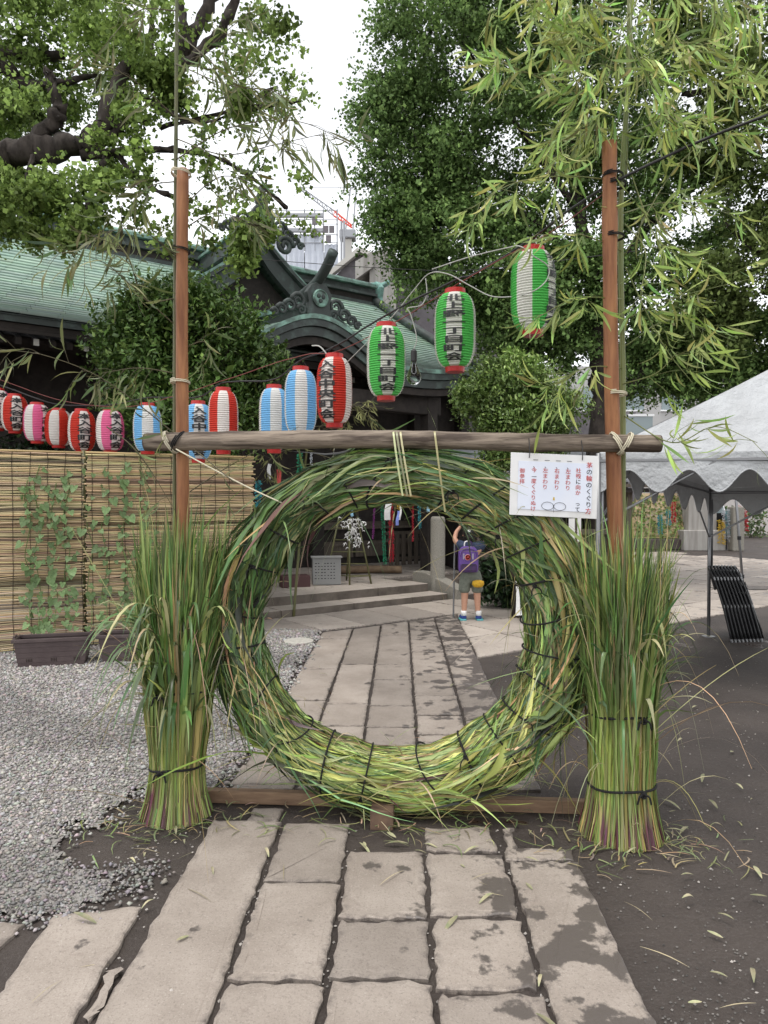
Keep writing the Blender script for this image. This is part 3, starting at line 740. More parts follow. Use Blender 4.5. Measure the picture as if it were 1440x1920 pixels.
    # long thin stalks that stick out
    n = 46; a = rng.uniform(0, 2 * PI, n); t = np.linspace(0, 1, 9)[None]; L = rng.uniform(.4, 1.0, n)[:, None]; zs = rng.uniform(.05, 1.0, n)[:, None]
    out = L * t * rng.uniform(.25, .7, n)[:, None]; rr2 = np.interp(zs, pz, pr) * .95 + out
    zz = np.maximum(.012, zs + L * t * rng.uniform(-.1, .75, n)[:, None] - L * .7 * t ** 2.5 * rng.uniform(0, 1.2, n)[:, None])
    C = np.stack([c0[0] + np.cos(a)[:, None] * rr2, c0[1] + np.sin(a)[:, None] * rr2, zz], -1); w = np.full((n, 9), .0016) * np.clip((1 - t) * 3 + .3, .3, 1)
    V, F = ribbons(C, w, unit(rng.normal(size=(n, 1, 3))) * np.ones((1, 9, 1))); g = mk('stray_stalks', V, F, m_blade, root, cols=np.repeat(jit((.33, .30, .15), n, .4), 18, 0), smooth=True); g['kind'] = 'stuff'
    return root
bundle(328, 3.36, 'upright grass bundle at the foot of the left post, broad leaves arching out', [(0, .165), (.10, .135), (.24, .118), (.42, .132), (.60, .140), (.85, .178), (1.1, .19), (1.5, .185)], (.24, .60), 1.46, .03, 110)
bundle(1168, 3.17, 'upright grass bundle at the foot of the right post, dense straight blades', [(0, .185), (.10, .160), (.23, .137), (.42, .140), (.55, .136), (.85, .168), (1.1, .178), (1.5, .18)], (.23, .55), 1.42, .0, 60)
# roots of cut grass strewn round the gate: each fallen leaf is its own thing
def leaf_mesh(name, L, w, mat, curl=.1, k=6):
    t = np.linspace(0, 1, k); C = np.stack([0 * t, L * t, curl * L * np.sin(PI * t * .9)], -1)[None]
    W_ = (w * np.sin(PI * np.clip(t * .93 + .05, 0, 1)) ** .8)[None]; V, F = ribbons(C, W_, np.tile((0, 0, 1.), (1, k, 1)))
    V = V.reshape(k, 2, 3); mid = V.mean(1); mid[:, 2] -= w * .45 * np.sin(PI * t)
    V3 = np.stack([V[:, 0], mid, V[:, 1]], 1).reshape(-1, 3)
    F3 = [(i * 3 + j, i * 3 + j + 1, i * 3 + j + 4, i * 3 + j + 3) for i in range(k - 1) for j in range(2)]
    me = bpy.data.meshes.new(name); me.from_pydata([tuple(v) for v in V3], [], F3); me.materials.append(mat)
    me.polygons.foreach_set('use_smooth', np.ones(len(me.polygons), bool)); me.update(); return me
lits = [leaf_mesh('fallen_leaf', .10, .009, m_lit, .12), leaf_mesh('fallen_leaf', .07, .007, m_lit, .25), leaf_mesh('fallen_leaf', .055, .008, m_lit, .05), leaf_mesh('fallen_leaf', .15, .0022, m_straw, .06)]
spots = [(915, 1660, .05), (945, 1680, .04), (395, 1690, .05), (400, 1640, 0), (240, 1610, 0), (200, 1555, 0), (1360, 1555, 0), (1290, 1550, 0), (1200, 1775, 0), (1290, 1880, 0), (1010, 1850, 0), (1005, 1900, 0), (1175, 1600, 0), (1110, 1600, 0), (1230, 1600, 0), (1060, 1560, 0), (1010, 1615, 0), (800, 1600, 0), (820, 1590, 0), (870, 1600, 0), (270, 1600, 0), (345, 1575, 0), (330, 1565, 0), (300, 1600, 0), (230, 1440, 0), (1390, 1360, 0), (1330, 1352, 0), (1270, 1390, 0), (1370, 1410, 0), (1320, 1610, 0), (1300, 1640, 0)]
for px, py, _ in spots + [(rng.uniform(1130, 1430), rng.uniform(1290, 1900), 0) for _ in range(22)] + [(rng.uniform(420, 1060), rng.uniform(1535, 1720), 0) for _ in range(14)] + [(rng.uniform(520, 960), rng.uniform(1190, 1400), 0) for _ in range(10)] + [(rng.uniform(20, 400), rng.uniform(1300, 1900), 0) for _ in range(12)]:
    g = G(px, py, .022); o = inst('fallen_leaf', random.choice(lits), None, (g[0], g[1], .023), (rng.normal(0, .12), rng.normal(0, .12), rng.uniform(0, 6.28)), rng.uniform(.5, 1.1))
    zone = 'on the dark soil right of the path' if px > 1075 else 'on the path beyond the ring' if py < 1450 else 'on the gravel left of the path' if px < 330 else 'on the paving in front of the ring'
    tag(o, 'fallen pale leaf or straw ' + zone, 'leaf', 'fallen leaves ' + zone)

# ================================================================== bamboo tied to the posts
bls = [leaf_mesh('leaf', .165, .0072, m_bleaf, -.12, 7), leaf_mesh('leaf', .145, .0078, m_bleaf, -.25, 7), leaf_mesh('leaf', .175, .0062, m_bleaf, .05, 7), leaf_mesh('leaf', .12, .0062, m_bleaf, -.35, 7)]
bld = [leaf_mesh('leaf', .15, .006, m_bleafl, -.15, 7), leaf_mesh('leaf', .115, .007, m_bleafl, -.3, 7), leaf_mesh('leaf', .16, .005, m_bleafl, .1, 7)]
def culm(root, pts, r, mat):
    p = smoothline(pts, 10); rr = np.linspace(r, r * .6, len(p)); rr = rr * (1 + .12 * (np.arange(len(p)) % 6 == 0)); return B().tube(p, rr, 8).build('culm', mat, root, smooth=True)
def bamboo_branch(root, pts, meshes, n, twigmat, out, rad=.004, spread=.10, droop=1.0, clump=5):
    """a thin branch; twigs leave it and carry fans of hanging leaves"""
    p = smoothline(pts, 8); b = B().tube(p, np.linspace(rad, rad * .35, len(p)), 5)
    T = np.gradient(p, axis=0)
    for _ in range(max(1, n // clump)):
        f = rng.uniform(.12, 1) ** .8; i = min(len(p) - 1, int(f * (len(p) - 1))); base = p[i]; tdir = unit(unit(T[i]) * .7 + rng.normal(0, .6, 3) + np.array((0, 0, -.15)))
        L = rng.uniform(.04, spread * 1.8); tip = base + tdir * L + np.array((0, 0, -.015)); b.tube([base, (base + tip) / 2 + np.array((0, 0, .008)), tip], [rad * .4, rad * .3, rad * .2], 4)
        for k in range(clump):
            d = unit(tdir * .8 + rng.normal(0, .45, 3) + np.array((0, 0, -.75 * droop))); q = base + (tip - base) * rng.uniform(.35, 1)
            out.append((q, d))
    b.build('branch', twigmat, root, smooth=True)
def put_leaves(root, items, meshes, maxn, mass_mat, mass_col):
    order = rng.permutation(len(items)); rest = []
    for c, i in enumerate(order):
        q, d = items[i]
        x = unit(np.cross(d, rng.normal(size=3) + np.array((0, 0, 1.)))); z = np.cross(x, d); mat = Matrix(np.c_[x, d, z].tolist())
        s = rng.uniform(.55, 1.0)
        if c < maxn: inst('leaf', random.choice(meshes), root, q, mat, s)
        else: rest.append((q, d, x, z, s))
    if rest:
        n = len(rest); q, d, x, z = (np.array([r_[k] for r_ in rest]) for k in range(4)); s = np.array([r_[4] for r_ in rest])[:, None, None] * .16
        t = np.linspace(0, 1, 6)[None, :, None]; C = q[:, None] + d[:, None] * t * s + z[:, None] * (-.15 * np.sin(PI * t * .9)) * s
        w = .0068 * np.sin(PI * np.clip(np.linspace(0, 1, 6) * .93 + .05, 0, 1))[None] * np.ones((n, 1))
        V, F = ribbons(C, w, z[:, None] * np.ones((1, 6, 1))); g = mk('leaf_mass', V, F, mass_mat, root, cols=np.repeat(jit(mass_col, n, .3), 12, 0), smooth=True); g['kind'] = 'stuff'
rb = thing('bamboo', 'fresh leafy bamboo tied to the right post, pale green leaves hanging', 'bamboo', (1.11, 3.31, 0), 'bamboo tied to the posts')
culm(rb, [(1.11, 3.31, 0), P(1168, 800, 3.31), P(1164, 400, 3.33), P(1180, 100, 3.36), P(1185, -250, 3.4)], .016, m_culm)
culm(rb, [P(1172, 330, 3.35), P(1176, 180, 3.38), P(1182, -200, 3.42)], .011, m_culm)
its = []
RB = [([(1168, 200, 3.33), (1060, 165, 3.2), (960, 125, 3.1), (868, 92, 3.0)], 60), ([(1165, 340, 3.33), (1060, 330, 3.15), (960, 345, 3.05), (882, 392, 3.0)], 60),
      ([(1165, 470, 3.3), (1090, 440, 3.2), (1010, 440, 3.1)], 34), ([(1165, 560, 3.3), (1080, 560, 3.15), (1000, 600, 3.05)], 44), ([(1165, 690, 3.3), (1100, 690, 3.15), (1010, 735, 3.05)], 50),
      ([(1170, 480, 3.33), (1280, 300, 3.3), (1440, 200, 3.2)], 60), ([(1170, 600, 3.33), (1260, 560, 3.2), (1420, 520, 3.0)], 55), ([(1170, 650, 3.33), (1260, 600, 3.3), (1380, 640, 3.2)], 42),
      ([(1170, 780, 3.3), (1260, 830, 3.1), (1340, 800, 3.0), (1420, 830, 2.95)], 36), ([(1172, 130, 3.35), (1060, 60, 3.2), (950, -20, 3.1)], 55), ([(1178, 120, 3.36), (1290, 80, 3.3), (1420, 140, 3.2)], 58),
      ([(1180, 40, 3.38), (1290, -20, 3.4), (1400, 30, 3.5)], 44), ([(1178, 250, 3.35), (1280, 220, 3.5), (1400, 260, 3.6)], 50), ([(1168, 400, 3.33), (1250, 380, 3.5), (1370, 400, 3.6)], 46),
      ([(1175, 60, 3.38), (1100, 10, 3.5), (1020, 40, 3.6)], 50), ([(1170, 260, 3.35), (1090, 230, 3.5), (1040, 270, 3.6)], 50), ([(1175, 150, 3.36), (1120, 120, 3.2), (1080, 180, 3.1)], 45), ([(1180, 0, 3.38), (1190, 90, 3.2), (1230, 170, 3.1)], 45), ([(1168, 720, 3.3), (1230, 700, 3.2), (1270, 660, 3.15)], 22), ([(1172, 420, 3.33), (1210, 470, 3.2), (1200, 560, 3.1)], 34)]
RB += [([(1180, -20, 3.38), (1100, 40, 3.3), (1000, 90, 3.2)], 50), ([(1180, -20, 3.38), (1260, 60, 3.3), (1340, 160, 3.2)], 50), ([(1178, 90, 3.36), (1230, 200, 3.25), (1300, 260, 3.2)], 45), ([(1176, 160, 3.36), (1100, 240, 3.25), (1040, 330, 3.2)], 45), ([(1174, 300, 3.34), (1240, 460, 3.2), (1330, 470, 3.15)], 45), ([(1180, 20, 3.38), (1150, 100, 3.2), (1130, 220, 3.15)], 40), ([(1172, 500, 3.33), (1240, 640, 3.2), (1300, 720, 3.1)], 30), ([(1182, -60, 3.4), (1300, -40, 3.3), (1420, 20, 3.2)], 50), ([(1182, -60, 3.4), (1080, -40, 3.3), (980, 10, 3.2)], 50)]
for pts, n in RB: bamboo_branch(rb, [P(*q) for q in pts], bls, int(n * (1.75 if pts[0][1] < 300 else 1.0)), m_culm, its, .0035, .12, .5)
put_leaves(rb, its, bls, 300, m_bleafs, (.36, .45, .135))
lb = thing('bamboo', 'thin sparse bamboo tied to the left post, narrow drying leaves', 'bamboo', (-1.02, 3.46, 0), 'bamboo tied to the posts')
culm(lb, [(-1.03, 3.46, 0), P(328, 800, 3.46), P(329, 400, 3.47), P(331, 100, 3.48), P(332, -250, 3.5)], .0125, m_culmd)
its = []
LB = [([(329, 300, 3.47), (430, 240, 3.3), (560, 228, 3.15), (690, 290, 3.05)], 34), ([(330, 150, 3.47), (400, 80, 3.4), (470, 20, 3.3)], 26), ([(330, 220, 3.47), (250, 150, 3.3), (170, 110, 3.2)], 20),
      ([(440, 905, 3.2), (330, 815, 3.35), (200, 715, 3.15), (90, 668, 3.0), (0, 655, 2.95)], 34), ([(329, 610, 3.47), (250, 540, 3.3), (190, 490, 3.2), (100, 470, 3.1)], 34), ([(329, 560, 3.47), (270, 560, 3.3), (230, 470, 3.2), (130, 430, 3.1)], 24),
      ([(329, 700, 3.47), (260, 690, 3.35), (190, 700, 3.25)], 14), ([(330, 340, 3.47), (280, 350, 3.4), (210, 400, 3.3)], 20), ([(330, 440, 3.47), (400, 400, 3.4), (480, 420, 3.3)], 24), ([(330, 400, 3.47), (420, 330, 3.35), (530, 380, 3.2)], 24),
      ([(330, 60, 3.47), (400, 120, 3.3), (480, 200, 3.2)], 22), ([(330, 20, 3.47), (260, 20, 3.4), (200, 80, 3.3)], 16), ([(330, 660, 3.47), (380, 640, 3.4), (400, 660, 3.35)], 8), ([(329, 940, 3.47), (420, 880, 3.5), (500, 835, 3.5), (560, 800, 3.5)], 8), ([(200, 800, 3.2), (260, 850, 3.2), (330, 960, 3.25)], 6)]
LB += [([(330, 260, 3.47), (420, 290, 3.3), (520, 270, 3.2), (610, 250, 3.1)], 30), ([(330, 120, 3.47), (430, 160, 3.3), (540, 170, 3.2)], 30), ([(330, 480, 3.47), (260, 430, 3.3), (180, 440, 3.2)], 24)]
for pts, n in LB: bamboo_branch(lb, [P(*q) for q in pts], bld, int(n * 1.6), m_twig, its, .0032, .08, .8, 3)
put_leaves(lb, its, bld, 300, m_bleafs, (.15, .18, .07))

# cut grass strewn at the foot of the gate
def clippings():
    n = 420; k = 5; which = rng.integers(0, 3, n); cx = np.choose(which, (-.98, 1.07, .05)) + rng.normal(0, 1, n) * np.choose(which, (.20, .24, .55)); cy = np.choose(which, (3.24, 3.03, 3.22)) + rng.normal(0, .11, n)
    a = rng.uniform(0, 6.28, n); L = rng.uniform(.03, .14, n); t = np.linspace(0, 1, k)[None]; bend = rng.normal(0, .5, n)[:, None]
    C = np.stack([cx[:, None] + np.cos(a[:, None] + bend * t) * L[:, None] * t, cy[:, None] + np.sin(a[:, None] + bend * t) * L[:, None] * t, .012 + .014 * np.sin(PI * t) * rng.random(n)[:, None] + np.where(np.abs(cx) < .75, .012, 0)[:, None]], -1)
    w = rng.uniform(.0012, .004, n)[:, None] * np.clip((1 - t) * 2.5 + .1, .1, 1); V, F = ribbons(C, w, np.tile((0, 0, 1.), (n, k, 1)))
    cc = np.where((rng.random(n) < .5)[:, None], jit((.36, .30, .17), n), jit((.20, .25, .10), n))
    tag(mk('grass_clippings', V, F, m_blade, cols=np.repeat(cc, k * 2, 0)), 'bits of cut grass strewn round the foot of the gate', 'grass clippings', kind='stuff')
clippings()

# ================================================================== writing
_gl = {}
def glyph(ch, offset=0.0):
    """outline of one character, filled; x in 0..1, y in 0..1"""
    key = (ch, offset)
    if key not in _gl:
        cu = bpy.data.curves.new('glyph', 'FONT'); cu.body = ch; cu.size = 1; cu.resolution_u = 3; cu.offset = offset
        o = bpy.data.objects.new('glyph', cu); COL.objects.link(o)
        dg = bpy.context.evaluated_depsgraph_get(); me = bpy.data.meshes.new_from_object(o.evaluated_get(dg))
        V = np.array([v.co[:2] for v in me.vertices]).reshape(-1, 2); F = [list(p.vertices) for p in me.polygons]
        bpy.data.objects.remove(o); bpy.data.curves.remove(cu); bpy.data.meshes.remove(me)
        V[:, 1] += .12; _gl[key] = (V, F)
    return _gl[key]

# ================================================================== the instruction board
sg_tl, sg_tr, sg_br, sg_bl = P(958, 848, 3.17), P(1122, 855, 3.14), P(1118, 968, 3.14), P(955, 965, 3.17)
sx = sg_tr - sg_tl; sW = np.linalg.norm(sx); sx /= sW; szv = sg_tl - sg_bl; sH = np.linalg.norm(szv); szv /= sH; sn = unit(np.cross(sx, szv))
if sn[1] > 0: sn = -sn
sign = thing('instruction_board', 'white instruction board with vertical writing hanging from the crossbar', 'notice board', sg_bl)
def sp(u, v, o=0): return sg_bl + sx * u * sW + szv * v * sH + sn * o
B().extr([sp(0, 0), sp(1, 0), sp(1, 1), sp(0, 1)], -sn * .006).build('board', m_board, sign, bev=.001)
B().extr([sp(.09, .10, .003), sp(.935, .10, .003), sp(.935, .87, .003), sp(.09, .87, .003)], -sn * .002).build('paper', m_paper, sign)
def sign_text(cols, mat, nm):
    for txt, u, vt, ch, w in cols:
        b = B()
        for i, c in enumerate(txt):
            if c == ' ': continue
            V, F = glyph(c, .008)
            b.add([sp(u + (x - .5) * w, vt - (i + 1) * ch + y * ch * .95, .0045) for x, y in V], F)
        b.build('lettering', mat, sign)
CH, CWD = .088, .068
sign_text([(' の のくぐり ', .90, .90, .104, .072), ('  に   って', .777, .80, .088, .062), ('一、', .672, .94, .088, .06), ('一、', .545, .94, .088, .06), ('一、', .418, .94, .088, .06), ('一、', .286, .94, .088, .06), (' 一 ', .272, .76, .088, .06)], m_ink, 'lettering_black')
sign_text([('茅 輪    方', .90, .90, .104, .072), ('社殿 向か', .777, .80, .088, .062), ('左まわり', .660, .78, .088, .062), ('右まわり', .533, .78, .088, .062), ('左まわり', .400, .78, .088, .062), ('今 度くぐりぬけ', .270, .78, .088, .062), ('御参拝', .135, .76, .086, .062)], m_inkr, 'lettering_red')
db = B()
for cu_ in (.435, .575):
    a = np.linspace(0, 2 * PI, 28); db.tube([sp(cu_ + .068 * math.cos(k), .17 + .062 * math.sin(k), .0045) for k in a], .0008, 4, cap=False)
a = np.linspace(PI * 1.05, PI * 1.95, 16); db.tube([sp(.505 + .13 * math.cos(k), .15 + .06 * math.sin(k), .0045) for k in a], .0006, 4)
db.tube([sp(.505, .07, .0045), sp(.505, .19, .0045)], .0006, 4); db.build('diagram', m_ink, sign)
B().add([sp(.505 + x, .265 + y, .0045) for x, y in ((-.012, 0), (.012, 0), (.006, .05), (-.006, .05))], [(0, 1, 2, 3)]).build('diagram_mark', m_inko, sign)
for u in (.21, .815):
    t = sp(u, .955, .006); q = [t + sn * .002 - szv * .01, t + sn * .004, t + szv * .03 + sn * .004, t + szv * .08 - sn * .03]
    B().tube(smoothline(q, 4), .0022, 5).build('hook_wire', m_cablek, sign, smooth=True)

# ================================================================== paper lanterns
def lantern(px, ytop, ybot, dia, d, colmat, text, face, label, ribs=26, short=False, tilt=0.0, h_override=None):
    """barrel of ribbed paper, eight panels alternately white and coloured, red caps; face = angle of a white panel seen from the camera (deg, + to the right)"""
    top, bot = P(px, ytop, d), P(px, ybot, d); H = h_override or (top[2] - bot[2]); c = bot.copy(); capt, capb = H * .055, H * .06
    root = thing('paper_lantern', label, 'lantern', c, 'paper lanterns on the string')
    R0 = dia / 2; hb = H - capt - capb; seg = 48
    view = math.atan2(-c[1], -c[0]); a0 = view + R(face)             # world angle of the white text panel
    zs = np.linspace(0, 1, ribs * 2 + 1)
    def rad(t):
        e = np.abs(2 * np.asarray(t) - 1); f = (1 - e ** (3.4 if not short else 2.7)) ** .55 if short else (1 - e ** 3.6) ** .6
        return R0 * (.50 + .50 * f)
    V = []; F = []; mi = []
    for i, t in enumerate(zs):
        r = rad(t) * (1.0 if i % 2 else .945)
        V.extend((c[0] + r * math.cos(a0 + PI / 8 + 2 * PI * j / seg), c[1] + r * math.sin(a0 + PI / 8 + 2 * PI * j / seg), c[2] + capb + hb * t) for j in range(seg))
    for i in range(len(zs) - 1):
        for j in range(seg): F.append((i * seg + j, i * seg + (j + 1) % seg, (i + 1) * seg + (j + 1) % seg, (i + 1) * seg + j)); mi.append((j // 6) % 2)
    # panel just before a0+22.5deg is the white one
    mi = [0 if (m_ == 1) else 1 for m_ in mi]
    mk('paper_body', V, F, [m_white, colmat], root, mi=mi, smooth=False)
    rt = float(rad(np.array(1.0))) * .98
    tc = B().lathe([(rt * .2, c[2] + capb + hb - .004), (rt * 1.04, c[2] + capb + hb - .004), (rt * 1.0, c[2] + H), (rt * .82, c[2] + H), (rt * .82, c[2] + H - .012), (.002, c[2] + H - .012)], (c[0], c[1], 0), 20).build('top_cap', m_cap, root)
    B().lathe([(.002, c[2]), (rt * .92, c[2]), (rt * .98, c[2] + capb + .004), (rt * .2, c[2] + capb + .004)], (c[0], c[1], 0), 20).build('bottom_cap', m_cap, root)
    hk = np.array((c[0], c[1], c[2] + H)); B().tube(smoothline([hk + (-rt * .9, 0, -.004), hk + (-rt * .4, 0, .035), hk + (0, 0, .055), hk + (rt * .4, 0, .035), hk + (rt * .9, 0, -.004)], 4), .0018, 4).build('handle', m_cablek, root, smooth=True)
    if text:
        n = len(text); Ht = hb * .90; ch = Ht / n; cw = R0 * (.95 if not short else .92); b = B()
        for i, chx in enumerate(text):
            gv0, gf0 = glyph(chx, .012); gv = []; gf = []
            for q_, (ox, oy) in enumerate(((0, 0), (.014, .0), (-.014, .0), (0, .016 if n > 6 else .026), (0, -.016 if n > 6 else -.026))):   # the brush is broader than the type: thicken the strokes
                gf += [[k_ + len(gv) for k_ in f_] for f_ in gf0]; gv += [(x + ox, y + oy) for x, y in gv0]
            nv0 = len(gv0)
            bm = bmesh.new(); vs = [bm.verts.new((x, y, (i_ // nv0) * .01)) for i_, (x, y) in enumerate(gv)]
            for f in gf:
                try: bm.faces.new([vs[k] for k in f])
                except ValueError: pass
            for q in np.arange(.1, 1, .1):
                bmesh.ops.bisect_plane(bm, geom=bm.verts[:] + bm.edges[:] + bm.faces[:], plane_co=(q, 0, 0), plane_no=(1, 0, 0))
            for q in np.arange(.0, 1, .25):
                bmesh.ops.bisect_plane(bm, geom=bm.verts[:] + bm.edges[:] + bm.faces[:], plane_co=(0, q, 0), plane_no=(0, 1, 0))
            bm.verts.index_update(); pts = []
            for v in bm.verts:
                z = hb - hb * .05 - (i + 1) * ch + (v.co.y) * ch * .93; r = float(rad(np.array(np.clip(z / hb, 0.001, .999)))) + .0035 + v.co.z * .012
                # a narrowing body squeezes the writing with it
                an = a0 + (v.co.x - .5) * cw * 1.2 / R0
                pts.append((c[0] + r * math.cos(an), c[1] + r * math.sin(an), c[2] + capb + z))
            b.add(pts, [[v.index for v in f.verts] for f in bm.faces]); bm.free()
        b.build('lettering', m_ink, root)
    return hk
hooks = []
LN = [(999, 464, 630, .262, 4.2, m_green, '北上野一丁目町会', 66, 'green and white lantern nearest the right post, writing turned to its right edge', 30, False),
      (853, 543, 698, .260, 4.45, m_green, '北上野一丁目町会', -3, 'green and white lantern with writing in front, just right of the bulb', 30, False),
      (724, 606, 752, .260, 4.72, m_green, '北上野一丁目町会', 6, 'green and white lantern with writing in front, just left of the bulb', 30, False),
      (627, 664, 802, .262, 5.15, m_red, '入谷中央町会', -27, 'red and white lantern with black writing, between blue and green lanterns', 28, False),
      (564, 688, 822, .258, 5.58, m_blue, '', 2, 'blue and white lantern overlapping the red one on its right', 28, False),
      (514, 722, 850, .258, 6.05, m_blue, '', 8, 'blue and white lantern half hidden by the next blue one', 28, False),
      (419, 727, 852, .262, 6.15, m_red, '', 0, 'red lantern with white middle stripe just right of the left post', 28, False),
      (372, 752, 868, .262, 6.6, m_blue, '入谷中央町会', 4, 'blue lantern with writing peeping out behind the left post', 28, False),
      (277, 756, 852, .29, 7.25, m_blue, '', 0, 'short blue and white lantern behind the left end of the crossbar', 24, True),
      (207, 766, 850, .285, 7.4, m_pink, '本入谷町会', 28, 'pink and white lantern with writing, rightmost of the pink ones', 22, True),
      (154, 767, 850, .285, 7.55, m_red, '本入谷町会', 12, 'red lantern with writing between the pink one and the red white striped one', 22, True),
      (110, 766, 840, .29, 7.75, m_red, '', -20, 'small red and white striped lantern without writing above the reed screen', 22, True),
      (70, 755, 832, .285, 7.75, m_pink, '本入谷町会', 48, 'pink and white lantern with writing near the left edge', 22, True),
      (28, 739, 813, .285, 7.95, m_red, '本入谷町会', 10, 'red lantern with white writing panel second from the left edge', 22, True),
      (-4, 728, 808, .285, 8.1, m_pink, '本入谷町会', 30, 'pink and white lantern cut off by the left edge', 22, True)]
for px, yt, yb_, dia, d, cm, tx, fc, lab, rib, sh in LN:
    hooks.append(lantern(px, yt, yb_, dia, d, cm, tx, fc, lab, rib, sh))

# wires that carry the lanterns
def cable(name, label, pts, r, mat, k=8, wob=0.0):
    p = smoothline(pts, k)
    if wob: p = p + np.cumsum(rng.normal(0, wob, p.shape), 0) * np.sin(np.linspace(0, PI, len(p)))[:, None]
    return tag(B().tube(p, r, 6).build(name, mat, smooth=True, loc=p[0]), label, 'cable')
hk = [h + np.array((0, 0, .05)) for h in hooks]
line = [P(1440, 215, 3.0), P(1300, 270, 3.15), P(1147, 345, 3.25)] + [P(1060, 400, 3.8)] + [hk[0]] + [hk[1] + (.12, 0, .04)] + hk[1:8] + [hk[8] + (0, 0, .02)] + hk[9:] + [P(-60, 700, 8.3)]
cable('lantern_cable', 'black twisted lantern cable sagging from the right post to the far left', line, .007, m_cablek, 8, .0015)
line2 = [P(1147, 352, 3.25), P(1040, 430, 4.0), P(930, 490, 4.3), P(860, 530, 4.45), P(760, 590, 4.7), P(640, 655, 5.1), P(560, 668, 5.5), P(440, 705, 6.0), P(330, 740, 6.6), P(240, 762, 7.2), P(120, 752, 7.6), P(0, 712, 8.1)]
cable('wire', 'thin reddish wire twisted along the lantern cable', line2, .0035, m_cabler, 8, .002)
cable('white_cable', 'pale cable looping in front of the right green lantern', [P(810, 505, 4.3), P(880, 482, 4.25), P(950, 465, 4.15), P(975, 462, 4.0), P(1000, 480, 3.98), P(1028, 500, 4.0), P(1025, 525, 4.0), P(1000, 546, 4.0), P(960, 556, 4.2), P(920, 555, 4.35), P(880, 535, 4.4), P(840, 514, 4.45), P(805, 513, 4.5), P(775, 545, 4.6), P(730, 600, 4.7), P(660, 670, 5.0), P(630, 700, 5.2)], .0036, m_cablew, 8)
cable('overhead_wire', 'thin wire strung across in front of the grey buildings', [P(380, 478, 9), P(560, 492, 9), P(760, 505, 9), P(900, 505, 8), P(1200, 470, 7)], .004, m_cablek, 6)
cable('white_cable', 'short pale wire above the red lantern', [P(585, 648, 5.2), P(600, 650, 5.15), P(616, 668, 5.12), P(622, 672, 5.12)], .005, m_cablew, 6)
cable('white_rope', 'pale rope running from the crossbar lashing down to the ring', [P(330, 842, 3.3), P(400, 880, 3.3), P(470, 916, 3.3), P(535, 946, 3.3)], .0035, m_twine, 3)
# bare bulb
bd = 4.55; bulb = thing('light_bulb', 'clear glass bulb hanging from a wire between two green lanterns', 'light bulb', P(776, 722, bd))
bc = P(776, 722, bd); br_ = .048
prof = [(.002, 0), (.018, .003), (.034, .014), (.045, .034), (.048, .052), (.044, .072), (.031, .098), (.021, .122), (.0175, .142), (.0175, .160)]
B().lathe(prof, bc, 20).build('glass', m_bulb, bulb, smooth=True)
B().lathe([(.019, .152), (.020, .155), (.020, .215), (.012, .225), (.004, .23)], bc, 14).build('socket', m_cablek, bulb, smooth=False)
B().tube(smoothline([bc + (-.008, 0, .15), bc + (-.012, 0, .08), bc + (0, 0, .07), bc + (.012, 0, .08), bc + (.008, 0, .15)], 4), .0014, 4).build('filament', m_chrome, bulb, smooth=True)
B().tube(smoothline([bc + (0, 0, .225), P(781, 632, bd), P(770, 590, bd), P(764, 578, bd), P(790, 572, bd), P(800, 550, bd), P(798, 522, bd)], 6), .0035, 5).build('wire', m_cablew, bulb, smooth=True)

